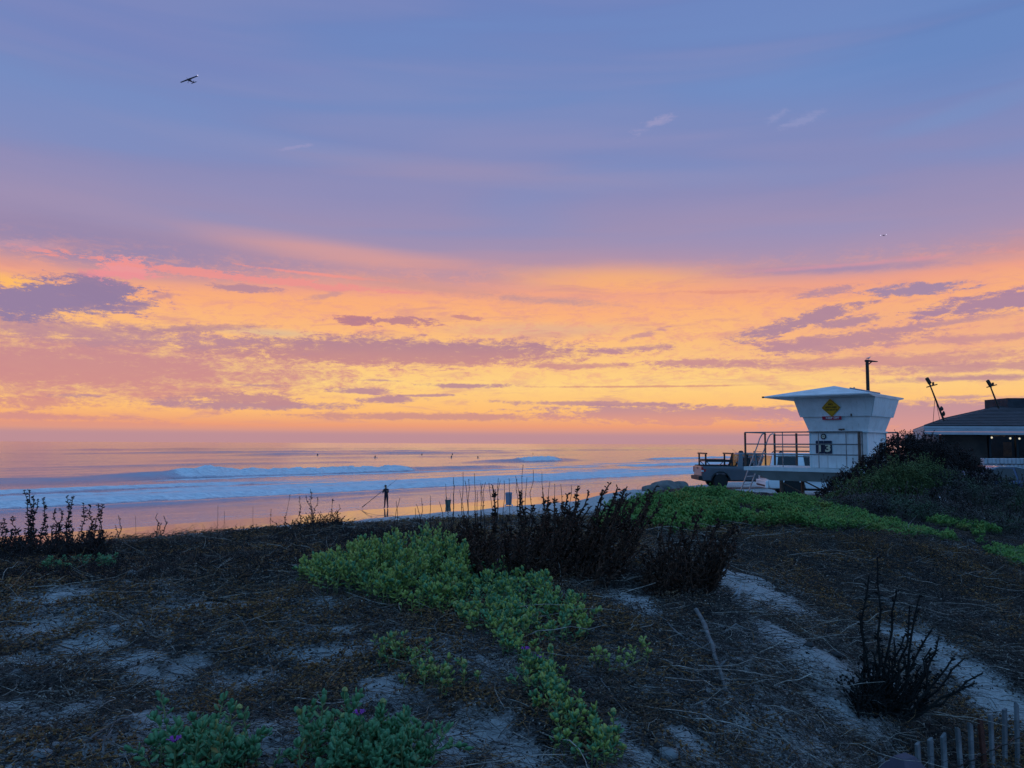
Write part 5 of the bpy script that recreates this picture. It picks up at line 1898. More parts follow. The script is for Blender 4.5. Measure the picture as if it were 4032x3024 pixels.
def tubes_mesh(P3, rad, sides=3):
    """N curved strands: P3 (N,K,3), rad (N,K) -> verts, quads"""
    n, k, _ = P3.shape
    d = np.gradient(P3, axis=1)
    d /= np.maximum(np.linalg.norm(d, axis=2, keepdims=True), 1e-9)
    up = np.zeros_like(d)
    up[..., 2] = 1
    flat = np.abs(d[..., 2]) > 0.9
    up[flat] = (1, 0, 0)
    a = np.cross(d, up)
    a /= np.maximum(np.linalg.norm(a, axis=2, keepdims=True), 1e-9)
    b = np.cross(d, a)
    ang = np.arange(sides) * 2 * np.pi / sides
    v = P3[:, :, None, :] + rad[:, :, None, None] * (a[:, :, None, :] * np.cos(ang)[None, None, :, None] + b[:, :, None, :] * np.sin(ang)[None, None, :, None])
    base = (np.arange(n) * k * sides)[:, None, None] + (np.arange(k - 1) * sides)[None, :, None] + np.arange(sides)[None, None, :]
    nxt = (np.arange(n) * k * sides)[:, None, None] + (np.arange(k - 1) * sides)[None, :, None] + ((np.arange(sides) + 1) % sides)[None, None, :]
    q = np.stack([base, nxt, nxt + sides, base + sides], -1).reshape(-1, 4)
    return v.reshape(-1, 3), q


def unit(v):
    return v / np.maximum(np.linalg.norm(v, axis=-1, keepdims=True), 1e-9)


def green_plant(name, label, cat, poly=None, n=100, path=None, width=0.1, h=(0.15, 0.3), leaf=(0.028, 0.04), mats=('leaf',), parts=200,
                peak=None, buds=4, flowers=0, group=None, lean=0.42, per=(11, 16), yellow=0.04, kind=None):
    if poly is not None:
        x, y = sample_poly(ground_poly(poly), n)
    else:
        pp = np.array([hit(*p)[:2] for p in path])
        u = rng.uniform(0, len(pp) - 1.001, n)
        i = u.astype(int)
        f = (u - i)[:, None]
        c = pp[i] * (1 - f) + pp[i + 1] * f
        x, y = c[:, 0] + rng.normal(0, width, n), c[:, 1] + rng.normal(0, width, n)
    z = gz(x, y)
    cx, cy = float(np.mean(x)), float(np.mean(y))
    root = thing(name, label, cat, (cx, cy, float(gz(cx, cy))), 0, group)
    O = np.array([cx, cy, float(gz(cx, cy))])
    if peak is not None:
        pk = hit(*peak)
        rr = np.hypot(x - pk[0], y - pk[1])
        kk = np.clip(1 - rr / (rr.max() + 1e-6), 0, 1)
        H = h[0] + (h[1] - h[0]) * kk ** 0.8 * rng.uniform(0.8, 1.1, n)
    else:
        H = rng.uniform(h[0], h[1], n)
    H *= 0.85 + 0.5 * fbm(x * 6, y * 6, 3, 77)
    an = rng.uniform(0, 2 * np.pi, n)
    tilt = np.abs(rng.normal(0, lean, n))
    D = unit(np.stack([np.sin(tilt) * np.cos(an), np.sin(tilt) * np.sin(an), np.cos(tilt)], 1))
    B = np.stack([x, y, z - 0.01], 1)
    # stems
    K = 4
    u = np.linspace(0, 1, K)
    S = B[:, None, :] + D[:, None, :] * (H[:, None] * u)[..., None]
    S[:, :, 2] += (0.04 * np.sin(np.pi * u))[None]
    v, q = tubes_mesh(S - O, np.repeat(np.array([[0.0034, 0.0032, 0.0028, 0.002]]), n, 0), 4)
    so = raw_mesh('stems', v, quads=q, mat=M['greenstem'], parent=root, smooth=True)
    so['kind'] = 'stuff'
    # leaves in opposite pairs, opening towards the tip
    pos, dirs, ups, size = [], [], [], []
    for i in range(n):
        m = rng.integers(per[0], per[1] + 1)
        ph = rng.uniform(0, 2 * np.pi)
        for k in range(m):
            t = 1.0 - 0.86 * (k / m) ** 0.9
            a = ph + k * 2.4 + rng.normal(0, 0.25)
            open_ = 0.25 + 1.05 * (k / m) + rng.normal(0, 0.15)
            side = np.array([math.cos(a), math.sin(a), 0.0])
            d = D[i] * math.cos(open_) + side * math.sin(open_)
            pos.append(B[i] + D[i] * H[i] * t + np.array([0, 0, 0.04 * math.sin(math.pi * t)]) + side * 0.003)
            dirs.append(d)
            ups.append(D[i] * math.sin(open_) - side * math.cos(open_) + rng.normal(0, 0.2, 3))
            size.append(rng.uniform(*leaf) * (0.62 + 0.38 * min(1, (k + 1.5) / 4)))
    pos, dirs, ups, size = np.array(pos), np.array(dirs), np.array(ups), np.array(size)
    Rm = frames(dirs, ups)
    nl = len(pos)
    score = pos[:, 2] * 1.6 - np.hypot(pos[:, 0], pos[:, 1]) * 0.9 + size * 12 + rng.normal(0, 0.10, nl)
    order = np.argsort(-score)
    pick = order[:min(parts, nl)]
    rest = order[min(parts, nl):]
    mi = rng.integers(0, len(mats), nl)
    for i in pick:
        mt = M['leafyellow'] if rng.random() < yellow else M[mats[mi[i]]]
        o = bpy.data.objects.new('leaf', leaf_mesh(mt))
        COL.objects.link(o)
        o.parent = root
        mm = Matrix([list(Rm[i][r] * size[i]) + [pos[i][r] - O[r]] for r in range(3)] + [[0, 0, 0, 1]])
        o.matrix_local = mm
    for k, mname in enumerate(mats):
        rs = rest[mi[rest] == k]
        if len(rs) == 0:
            continue
        v = expand(LEAF_V, pos[rs] - O, Rm[rs], size[rs])
        fo = raw_mesh('foliage', v, tris=expand_faces(LEAF_T, len(LEAF_V), len(rs)), mat=M[mname], parent=root, smooth=True)
        fo['kind'] = 'stuff'
    # buds and the few purple flowers stand on the tips
    tips = B + D * H[:, None] + np.array([0, 0, 0.004])
    idx = rng.permutation(n)
    for i in idx[:buds]:
        b = MB()
        p = tips[i] - O
        b.tube([tuple(p - np.array([0, 0, 0.02])), tuple(p + np.array([0, 0, 0.012]))], 0.0018, 4)
        for k in range(7):
            a = 2 * math.pi * k / 7
            b.blob((p[0] + 0.007 * math.cos(a), p[1] + 0.007 * math.sin(a), p[2] + 0.018 + 0.003 * (k % 2)), (0.005, 0.005, 0.006), k, 0.1, 5, 4)
        b.blob((p[0], p[1], p[2] + 0.022), (0.008, 0.008, 0.008), 3, 0.12, 7, 5)
        b.build('bud', M['bud'], root, smooth=True)
    for i in idx[buds:buds + flowers]:
        b = MB()
        p = tips[i] - O + np.array([0, 0, 0.01])
        for k in range(9):
            a = 2 * math.pi * k / 9 + 0.3 * (k % 2)
            rr = 0.010 + 0.004 * (k % 2)
            c = (p[0] + rr * math.cos(a), p[1] + rr * math.sin(a), p[2] + 0.012)
            b.add([c, (c[0] + 0.009 * math.cos(a - 0.5), c[1] + 0.009 * math.sin(a - 0.5), c[2] + 0.004), (c[0] + 0.013 * math.cos(a), c[1] + 0.013 * math.sin(a), c[2] + 0.002),
                   (c[0] + 0.009 * math.cos(a + 0.5), c[1] + 0.009 * math.sin(a + 0.5), c[2] + 0.004), (p[0], p[1], p[2] - 0.002)], [(0, 1, 2, 3), (4, 1, 0), (4, 0, 3), (4, 3, 2, 1)])
        b.build('flower', M['petal'], root)
    return root


green_plant('sand_verbena', 'large mound of thick rounded grey-green leaves in the middle of the dune', 'plant',
            poly=[(1170, 2300), (1260, 2345), (1400, 2360), (1520, 2400), (1690, 2450), (1830, 2400), (1850, 2310), (1790, 2260), (1600, 2240), (1380, 2250), (1230, 2275)],
            n=320, h=(0.13, 0.42), leaf=(0.024, 0.046), mats=('leaf', 'leaf', 'leaf', 'leafcool'), parts=290, peak=(1650, 2270), buds=4, yellow=0.05)
green_plant('sand_verbena', 'green leafy mat spilling down right from the large central mound', 'plant',
            poly=[(1770, 2320), (1800, 2440), (1910, 2550), (2010, 2610), (2130, 2560), (2280, 2550), (2330, 2500), (2200, 2390), (2080, 2290), (1960, 2290)],
            n=250, h=(0.09, 0.20), leaf=(0.026, 0.038), mats=('leaf', 'leafcool'), parts=220, buds=12, flowers=2)
green_plant('sand_verbena', 'narrow trailing runner of green leaves with yellow buds reaching the bottom edge', 'plant',
            path=[(1980, 2540), (2080, 2640), (2150, 2690), (2170, 2760), (2230, 2860), (2310, 2950), (2390, 3015)], width=0.06,
            n=120, h=(0.05, 0.15), leaf=(0.022, 0.036), mats=('leaf', 'leafcool'), parts=280, buds=9, flowers=3, per=(8, 12))
green_plant('sand_verbena', 'faded thin green trailing plant left of the long runner', 'plant',
            path=[(1490, 2560), (1540, 2600), (1660, 2640), (1720, 2700), (1800, 2730), (1900, 2690)], width=0.05,
            n=46, h=(0.05, 0.12), leaf=(0.018, 0.030), mats=('leaf', 'leafyellow', 'leafcool'), parts=150, buds=6, per=(8, 12))
green_plant('sand_verbena', 'short green runner with a curved bare stem right of the trailing mat', 'plant',
            path=[(2330, 2620), (2430, 2640), (2500, 2620), (2560, 2570)], width=0.025,
            n=14, h=(0.05, 0.11), leaf=(0.022, 0.032), mats=('leaf',), parts=90, buds=4, per=(4, 7))
green_plant('sand_verbena', 'upright blue-green leafy plant at the bottom edge, the more open one on the left', 'plant',
            poly=[(600, 3060), (640, 2960), (760, 2930), (900, 2960), (1060, 2980), (1080, 3080), (800, 3120)],
            n=54, h=(0.05, 0.24), leaf=(0.022, 0.042), mats=('leafcool',), parts=240, buds=5, flowers=1, lean=0.45)
green_plant('sand_verbena', 'dense blue-green leafy plant at the bottom edge with one purple flower', 'plant',
            poly=[(1170, 3080), (1190, 2960), (1300, 2930), (1500, 2910), (1640, 2960), (1760, 3060), (1500, 3120)],
            n=120, h=(0.05, 0.25), leaf=(0.022, 0.042), mats=('leafcool',), parts=290, buds=6, flowers=1, lean=0.45)
green_plant('dune_weed', 'small dim green weed behind bare sand near the left edge', 'plant',
            poly=[(150, 2270), (180, 2235), (300, 2225), (440, 2220), (450, 2250), (300, 2270)], n=60, h=(0.05, 0.13), leaf=(0.018, 0.03), mats=('leafcool',), parts=80, buds=0)

# the bare curved stem of the short runner, and stems of the long one
for pts, par in (([(2390, 2655), (2450, 2650), (2520, 2620), (2560, 2575)], 'sand_verbena.004'), ([(2170, 2780), (2200, 2850), (2260, 2930), (2350, 3000), (2420, 3030)], 'sand_verbena.002')):
    ro = bpy.data.objects[par]
    pp = [Vector(hit(*p)) + Vector((0, 0, 0.02)) - ro.location for p in pts]
    MB().tube(pp, 0.005, 6).build('runner_stem', M['greenstem'], ro, smooth=True)


# green bank in front of the trucks: too many leaves to count
def build_bank():
    polys = [[(2330, 2090), (2440, 2020), (2560, 1985), (2760, 1958), (3000, 1960), (3180, 1972), (3330, 2010), (3450, 2050), (3560, 2075), (3640, 2110), (3600, 2125),
              (3450, 2105), (3200, 2095), (3000, 2085), (2850, 2085), (2700, 2120), (2480, 2125)],
             [(3560, 2080), (3700, 2045), (3800, 2035), (3900, 2080), (4032, 2150), (4120, 2220), (4120, 2290), (4032, 2265), (3920, 2200), (3800, 2140), (3640, 2120)]]
    tv = np.array([(0, 0, 0), (-0.30, 0.5, 0.10), (0, 0.55, -0.02), (0.30, 0.5, 0.10), (0, 1, 0.02), (0, 0.5, -0.12)], float)
    tf = np.array([(0, 2, 1), (0, 3, 2), (1, 2, 4), (2, 3, 4), (0, 1, 5), (0, 5, 3), (1, 4, 5), (5, 4, 3)])
    V, F, o0 = [], [], 0
    for poly, n in zip(polys, (6000, 3000)):
        x, y = sample_poly(ground_poly(poly), n)
        keep = fbm(x * 1.3, y * 1.3, 4, 88) + 0.5 > 0.41
        x, y = x[keep], y[keep]
        H = (0.03 + 0.25 * np.clip(0.42 + 1.7 * fbm(x * 2.4, y * 2.4, 4, 90), 0, 1)) * rng.uniform(0.7, 1.2, len(x))
        per = 11
        H = H * (1 - 0.55 * sstep(x, 2.9, 4.4) * (y > 9.5))
        n = len(x)
        a = rng.uniform(0, 6.283, (n, 1)) + np.arange(per)[None] * 2.4
        op = 0.25 + 1.1 * np.arange(per)[None] / per + rng.normal(0, 0.2, (n, per))
        d = np.stack([np.sin(op) * np.cos(a), np.sin(op) * np.sin(a), np.cos(op)], -1)
        up = np.stack([-np.cos(op) * np.cos(a), -np.cos(op) * np.sin(a), np.sin(op)], -1) + rng.normal(0, 0.25, (n, per, 3))
        t = 1 - 0.75 * np.arange(per)[None] / per
        pos = np.stack([x[:, None] + 0 * t, y[:, None] + 0 * t, gz(x, y)[:, None] + H[:, None] * t], -1) + rng.normal(0, 0.012, (n, per, 3))
        sz = rng.uniform(0.032, 0.062, n * per)
        Rm = frames(d.reshape(-1, 3), up.reshape(-1, 3))
        V.append(expand(tv, pos.reshape(-1, 3), Rm, sz))
        F.append(expand_faces(tf, len(tv), n * per) + o0)
        o0 += len(V[-1])
    o = raw_mesh('green_ground_cover', np.concatenate(V), tris=np.concatenate(F), mat=M['cover'])
    o['kind'] = 'stuff'


build_bank()


# ------------------------------------------------------------------ dead plants and litter on the sand
def scatter(n, r0, r1, power=1.5, a0=-37, a1=39, thr=0.5):
    xs, ys, got = [], [], 0
    while got < n:
        u = rng.uniform(0, 1, n)
        e = 2 - power
        r = (r0 ** e + u * (r1 ** e - r0 ** e)) ** (1 / e)
        a = np.radians(rng.uniform(a0, a1, n))
        x, y = r * np.sin(a), r * np.cos(a)
        k = litter(x, y) > (rng.uniform(0.12, 0.12 + thr, n) if thr > 0 else -1)
        xs.append(x[k])
        ys.append(y[k])
        got += k.sum()
    return np.concatenate(xs)[:n], np.concatenate(ys)[:n]


def clumpy(x, y, seed, sc=1.6, k=1.7):
    return np.clip(0.5 + k * fbm(x * sc, y * sc, 4, seed), 0, 1)


def twigs(name, n, mat, ln, rad, r0, r1, hmax, pitch, seed, power=1.4, thr=0.6, K=4, curl=0.5, biased=None, cl=0.0):
    x, y = scatter(n, r0, r1, power, thr=thr)
    if cl:
        k = rng.random(n) < (1 - cl) + cl * clumpy(x, y, seed)
        x, y = x[k], y[k]
        n = len(x)
    r = np.hypot(x, y)
    L = rng.uniform(*ln, n) * (0.75 + 0.08 * r)
    a = rng.uniform(0, 2 * np.pi, n)
    if biased is not None:
        a = np.where(rng.random(n) < 0.55, rng.normal(biased, 0.45, n), a)
    pt = rng.normal(0, pitch, n)
    bend = rng.normal(0, curl, n)
    z0 = gz(x, y) + rng.uniform(0, hmax, n) * (0.3 + 0.7 * litter(x, y))
    Pp = np.zeros((n, K, 3))
    cx, cy, cz = x.copy(), y.copy(), z0.copy()
    for k in range(K):
        Pp[:, k] = np.stack([cx, cy, cz], 1)
        step = L / (K - 1)
        aa = a + bend * k
        pp = pt + rng.normal(0, 0.15, n)
        cx = cx + step * np.cos(aa) * np.cos(pp)
        cy = cy + step * np.sin(aa) * np.cos(pp)
        cz = cz + step * np.sin(pp)
    g = gz(Pp[:, :, 0], Pp[:, :, 1]) + 0.002
    Pp[:, :, 2] = np.maximum(Pp[:, :, 2], g)
    rr = rng.uniform(*rad, n)[:, None] * np.linspace(1.0, 0.45, K)[None] * (0.7 + 0.06 * r)[:, None]
    v, q = tubes_mesh(Pp, rr, 3)
    o = raw_mesh(name, v, quads=q, mat=mat)
    o['kind'] = 'stuff'
    return o


def crumbs(name, n, mat, size, r0, r1, hmax, seed, power=1.4, thr=0.6, cl=0.5):
    x, y = scatter(n, r0, r1, power, thr=thr)
    k = rng.random(n) < (1 - cl) + cl * (clumpy(x, y, seed) if cl < 1 else sstep(clumpy(x, y, seed, 1.2, 2.2), 0.5, 0.85))
    x, y = x[k], y[k]
    n = len(x)
    tv = np.array([(-0.35, 0, 0.0), (0.35, 0.1, 0.05), (0.0, 0.55, 0.28), (0.05, -0.45, 0.22), (0.0, 0.05, -0.12)])
    tf = np.array([(0, 2, 3), (3, 2, 1), (0, 4, 2), (0, 3, 4), (4, 3, 1), (2, 4, 1)])
    r = np.hypot(x, y)
    pos = np.stack([x, y, gz(x, y) + rng.uniform(0, hmax, n) * litter(x, y)], 1)
    Rm = frames(unit(rng.normal(0, 1, (n, 3)) * np.array([1, 1, 0.6])), unit(rng.normal(0, 1, (n, 3)) + np.array([0, 0, 0.6])))
    sz = rng.uniform(*size, n) * (0.7 + 0.08 * r)
    o = raw_mesh(name, expand(tv, pos, Rm, sz), tris=expand_faces(tf, 5, n), mat=mat)
    o['kind'] = 'stuff'


twigs('dark_dead_twigs', 52000, M['drydark'], (0.05, 0.16), (0.0009, 0.0021), 2.2, 14, 0.075, 0.25, 201, biased=-0.5)
twigs('brown_dead_twigs', 40000, M['drybrown'], (0.04, 0.13), (0.0010, 0.0024), 2.2, 12, 0.085, 0.35, 202, cl=0.9)
twigs('pale_dead_twigs', 9000, M['drypale'], (0.06, 0.20), (0.0010, 0.0022), 2.2, 12, 0.055, 0.25, 203, cl=0.5)
twigs('loose_dark_strands', 9000, M['drydark'], (0.06, 0.24), (0.0010, 0.0022), 2.3, 10, 0.03, 0.12, 208, thr=-0.1, biased=-0.55, K=5, curl=0.14)
twigs('loose_pale_strands', 2600, M['drypale'], (0.05, 0.16), (0.0010, 0.0020), 2.3, 10, 0.04, 0.18, 209, thr=-0.1, biased=-0.55, K=5, curl=0.2)
crumbs('loose_dark_bits', 16000, M['drydark'], (0.008, 0.024), 2.2, 10, 0.01, 210, thr=-0.1, cl=0.6)
twigs('dry_runners', 420, M['drypale'], (0.25, 0.65), (0.0018, 0.0034), 2.3, 10, 0.05, 0.10, 204, K=7, curl=0.16, biased=-0.6)
crumbs('dead_leaf_litter', 120000, M['drybrown'], (0.012, 0.028), 2.2, 12, 0.085, 202, cl=1.0)
crumbs('dark_leaf_litter', 52000, M['drydark'], (0.008, 0.022), 2.2, 14, 0.04, 206, cl=0.4)
crumbs('pale_litter_bits', 15000, M['drypale'], (0.008, 0.020), 2.2, 10, 0.06, 207, cl=0.3)


def brush(name, poly, n, h, mat, seed, spread=0.35, r=(0.0012, 0.0026), leaves=None):
    """low dead growth standing up from the ground"""
    x, y = sample_poly(ground_poly(poly), n)
    k = rng.random(n) < 0.25 + 0.75 * clumpy(x, y, seed, 2.4)
    x, y = x[k], y[k]
    n = len(x)
    H = rng.uniform(*h, n) * (0.5 + 0.9 * clumpy(x, y, seed + 3, 1.4))
    K = 4
    a = rng.uniform(0, 2 * np.pi, n)
    sp = np.abs(rng.normal(0, spread, n))
    Pp = np.zeros((n, K, 3))
    cx, cy, cz = x.copy(), y.copy(), gz(x, y) - 0.01
    for k_ in range(K):
        Pp[:, k_] = np.stack([cx, cy, cz], 1)
        aa = a + rng.normal(0, 0.7, n)
        cx = cx + H / (K - 1) * np.sin(sp) * np.cos(aa)
        cy = cy + H / (K - 1) * np.sin(sp) * np.sin(aa)
        cz = cz + H / (K - 1) * np.cos(sp)
    v, q = tubes_mesh(Pp, rng.uniform(*r, n)[:, None] * np.linspace(1, 0.5, K)[None], 3)
    o = raw_mesh(name, v, quads=q, mat=mat)
    o['kind'] = 'stuff'
    if leaves:
        m = n * leaves
        i = rng.integers(0, n, m)
        u = rng.uniform(0.25, 1, m) * (K - 1.001)
        j = u.astype(int)
        f = (u - j)[:, None]
        pos = Pp[i, j] * (1 - f) + Pp[i, j + 1] * f
        tv = np.array([(0, 0, 0), (-0.3, 0.5, 0.08), (0.3, 0.5, 0.08), (0, 1, 0.0), (0, 0.5, -0.08)])
        tf = np.array([(0, 2, 1), (1, 2, 3), (0, 1, 4), (0, 4, 2), (1, 3, 4), (4, 3, 2)])
        Rm = frames(unit(rng.normal(0, 1, (m, 3)) + np.array([0, 0, 0.4])), unit(rng.normal(0, 1, (m, 3))))
        o2 = raw_mesh(name + '_leaves', expand(tv, pos, Rm, rng.uniform(0.012, 0.03, m)), tris=expand_faces(tf, 5, m), mat=mat)
        o2['kind'] = 'stuff'


brush('dead_crest_brush', [(-200, 2220), (0, 2200), (450, 2152), (900, 2120), (1300, 2098), (1750, 2110), (1850, 2190), (1500, 2230), (1100, 2270), (700, 2300), (300, 2310), (-200, 2330)],
      17000, (0.04, 0.11), M['bushdark'], 301, leaves=3)
brush('crest_fringe_brush', [(900, 2122), (1100, 2108), (1300, 2098), (1700, 2108), (1850, 2130), (1700, 2150), (1300, 2120), (900, 2130)], 2200, (0.05, 0.13), M['bushdark'], 307, leaves=4)
brush('dead_slope_brush', [(2650, 2150), (3000, 2130), (3300, 2140), (3600, 2170), (3900, 2240), (4100, 2330), (4100, 2560), (3800, 2400), (3400, 2300), (3000, 2230), (2800, 2230)],
      9000, (0.04, 0.12), M['drydark'], 311, spread=0.7, leaves=2)
brush('brown_slope_brush', [(2800, 2110), (3200, 2110), (3600, 2140), (3900, 2210), (4100, 2290), (4100, 2340), (3700, 2230), (3200, 2180), (2900, 2160)],
      5200, (0.04, 0.13), M['drybrown'], 312, spread=0.7, leaves=3)


# ------------------------------------------------------------------ dead upright shrubs, stem by stem
def strand(base, tip, bend, r0, r1, mat, parent, O, leaf=0.0, leafn=0, bushy=1.0, K=7, wig=0.012, head=0, name='stem'):
    base, tip = Vector(base), Vector(tip)
    ax = tip - base
    L = ax.length
    pts = []
    for k in range(K):
        u = k / (K - 1)
        p = base.lerp(tip, u) + Vector(bend) * (4 * u * (1 - u)) + Vector((random.gauss(0, wig), random.gauss(0, wig), 0)) * (1 if 0 < k < K - 1 else 0)
        pts.append(p)
    m = MB()
    m.tube([p - O for p in pts], [r0 + (r1 - r0) * k / (K - 1) for k in range(K)], 5)
    u_ax = ax.normalized()
    for i in range(leafn):
        u = random.uniform(0.12, 1.0) ** 0.8
        k = min(int(u * (K - 1)), K - 2)
        f = u * (K - 1) - k
        p = pts[k].lerp(pts[k + 1], f) - O
        a = random.uniform(0, 6.283)
        s = Vector((math.cos(a), math.sin(a), 0))
        d = (u_ax * random.uniform(0.3, 1.0) + s * random.uniform(0.4, 1.0) * bushy).normalized()
        l = leaf * random.uniform(0.55, 1.15) * (1.15 - 0.5 * u)
        w = l * 0.19
        n = d.cross(s + Vector((0.1, 0.2, 0.3))).normalized()
        b = d.cross(n)
        c = p + d * l * 0.5
        e = p + d * l + Vector((0, 0, -l * random.uniform(0.0, 0.5)))
        m.add([p, c + b * w + n * w * 0.5, c - b * w + n * w * 0.5, e, c - n * w * 0.4], [(0, 1, 3), (0, 3, 2), (0, 4, 1), (0, 2, 4), (1, 4, 3), (2, 3, 4)])
    for i in range(head):
        p = pts[-1] - O + Vector((random.gauss(0, 0.006), random.gauss(0, 0.006), random.uniform(-0.05, 0.01)))
        m.blob(p, (0.008, 0.008, 0.011), i, 0.2, 5, 4)
    return m.build(name, M[mat], parent)


def shrub(name, label, cat, tops, fan, mat='darkstem', n_extra=40, hr=(0.25, 0.6), leaf=0.05, leafn=26, d_jit=0.25, group=None, r=(0.006, 0.0025), lean=(0.0, 0.0), bushy=1.0, base_twigs=0, head=0, wig=0.012):
    """tops: list of (base px, top px, lift of d) ; fan: (px0, px1, py0, py1) area of the bases of the other stems"""
    b0 = hit((fan[0] + fan[1]) / 2, (fan[2] + fan[3]) / 2)
    root = thing(name, label, cat, tuple(b0), 0, group)
    O = Vector(b0)
    for bx, by, tx, ty in tops:
        b = hit(bx, by)
        v = ray(tx, ty)
        d = b[1] + random.uniform(-0.1, 0.1)
        t = P(tx, ty, d)
        L = (t - Vector(b)).length
        strand(b - np.array([0, 0, 0.03]), t, (random.gauss(0, 0.03) * L, random.gauss(0, 0.03) * L, 0), r[0], r[1], mat, root, O, leaf, int(leafn * L / 0.6), bushy, head=head, wig=wig)
    cxp = (fan[0] + fan[1]) / 2
    for i in range(n_extra):
        px, py = random.uniform(fan[0], fan[1]), random.uniform(fan[2], fan[3])
        b = hit(px, py)
        L = random.uniform(*hr)
        k = (px - cxp) / max(1, (fan[1] - fan[0]) / 2)
        L *= 0.78 + 0.30 * k * (1 if lean[0] else 0) + random.gauss(0, 0.08)
        t = Vector(b) + Vector((lean[0] * L + 0.35 * k * L + random.gauss(0, 0.13) * L, random.gauss(lean[1], 0.15) * L, L))
        strand(b - np.array([0, 0, 0.03]), t, (random.gauss(0, 0.05) * L, random.gauss(0, 0.05) * L, 0), r[0] * 0.8, r[1], mat, root, O, leaf, int(leafn * L / 0.6), bushy, head=head if random.random() < 0.5 else 0, wig=wig)
    if base_twigs:
        m = MB()
        for i in range(base_twigs):
            px, py = random.uniform(fan[0], fan[1]), random.uniform(fan[2], fan[3])
            b = Vector(hit(px, py)) - O
            L = random.uniform(0.08, 0.30)
            a = random.uniform(0, 6.283)
            e = b + Vector((math.cos(a) * L * 0.6, math.sin(a) * L * 0.6, L * random.uniform(0.3, 0.9)))
            mid = b.lerp(e, 0.5) + Vector((random.gauss(0, 0.02), random.gauss(0, 0.02), 0.02))
            m.tube([b, mid, e], [0.003, 0.0025, 0.0015], 3, cap=False)
            for k in range(3):
                q = mid.lerp(e, random.random())
                m.blob(q, (0.007, 0.007, 0.006), k, 0.3, 4, 3)
        o = m.build('base_twigs', M[mat], root)
        o['kind'] = 'stuff'
    return root


shrub('dead_shrub', 'largest dark red-brown dead shrub of upright leafy stems behind the green mound', 'shrub',
      [(1940, 2200, 1940, 1912), (2040, 2200, 2045, 1932), (2060, 2220, 2052, 1930), (2130, 2220, 2137, 1936), (2190, 2230, 2236, 1945), (2230, 2240, 2276, 1912),
       (2280, 2260, 2400, 1905), (2290, 2270, 2372, 1930), (2310, 2280, 2432, 1918), (2330, 2290, 2470, 1915), (2330, 2300, 2455, 1925), (2200, 2250, 2320, 1935), (2360, 2310, 2510, 2080), (2340, 2320, 2540, 2140)],
      (1750, 2440, 2180, 2330), 'darkstem', 190, (0.26, 0.58), 0.062, 52, lean=(0.22, 0.0), base_twigs=600, r=(0.008, 0.0045))
shrub('dead_shrub', 'second dark dead shrub with brown seed heads right of the largest one', 'shrub',
      [(2640, 2330, 2660, 2020), (2660, 2340, 2690, 2060), (2700, 2330, 2760, 2010), (2620, 2320, 2610, 2060), (2740, 2340, 2830, 2050), (2760, 2340, 2890, 2080), (2770, 2350, 2880, 2150), (2720, 2340, 2790, 2070)],
      (2560, 2800, 2290, 2360), 'darkstem', 80, (0.24, 0.50), 0.055, 44, lean=(0.15, 0.0), base_twigs=300, r=(0.0075, 0.004), head=3)
shrub('dry_shrub', 'black dry shrub with two tall thin stems standing behind the slat fence', 'shrub',
      [(3440, 2800, 3455, 2192), (3430, 2800, 3422, 2265), (3470, 2800, 3532, 2325), (3490, 2810, 3582, 2385), (3500, 2800, 3622, 2340), (3520, 2810, 3668, 2480), (3530, 2810, 3686, 2560),
       (3540, 2820, 3752, 2590), (3560, 2820, 3800, 2590), (3400, 2790, 3386, 2420), (3560, 2830, 3870, 2650), (3550, 2820, 3838, 2690), (3500, 2810, 3562, 2500), (3480, 2800, 3520, 2520)],
      (3370, 3590, 2770, 2835), 'blackstem', 34, (0.18, 0.45), 0.045, 44, lean=(0.25, 0.0), base_twigs=160, r=(0.010, 0.0045))
shrub('dry_weed', 'tall branching dry weed against the surf at the left edge', 'weed',
      [(100, 2180, 95, 1932), (108, 2180, 114, 1930), (125, 2185, 130, 1952), (140, 2180, 150, 1964), (150, 2180, 168, 1964), (255, 2175, 262, 1956), (275, 2170, 288, 1954), (310, 2170, 330, 1982), (335, 2170, 358, 1988),
       (370, 2165, 386, 1987), (390, 2165, 403, 1984), (60, 2190, 55, 2036), (20, 2195, 20, 2042), (210, 2180, 216, 2004), (225, 2180, 240, 2004), (0, 2200, 4, 2055), (180, 2185, 185, 2030)],
      (-60, 400, 2165, 2215), 'bushdark', 90, (0.12, 0.36), 0.056, 62, r=(0.0064, 0.0034), wig=0.014, bushy=1.2, base_twigs=900)
shrub('dry_weed', 'twiggy dry weed on the dune crest left of the standing person', 'weed',
      [(1160, 2082, 1143, 1945), (1180, 2082, 1180, 1955), (1210, 2080, 1222, 1925), (1235, 2080, 1250, 1960), (1290, 2075, 1312, 1962), (1080, 2088, 1068, 2005), (1230, 2080, 1205, 1950), (1320, 2075, 1335, 1985)],
      (1080, 1350, 2072, 2095), 'bushdark', 44, (0.08, 0.24), 0.046, 38, r=(0.0052, 0.003), wig=0.02, bushy=1.2, base_twigs=300)
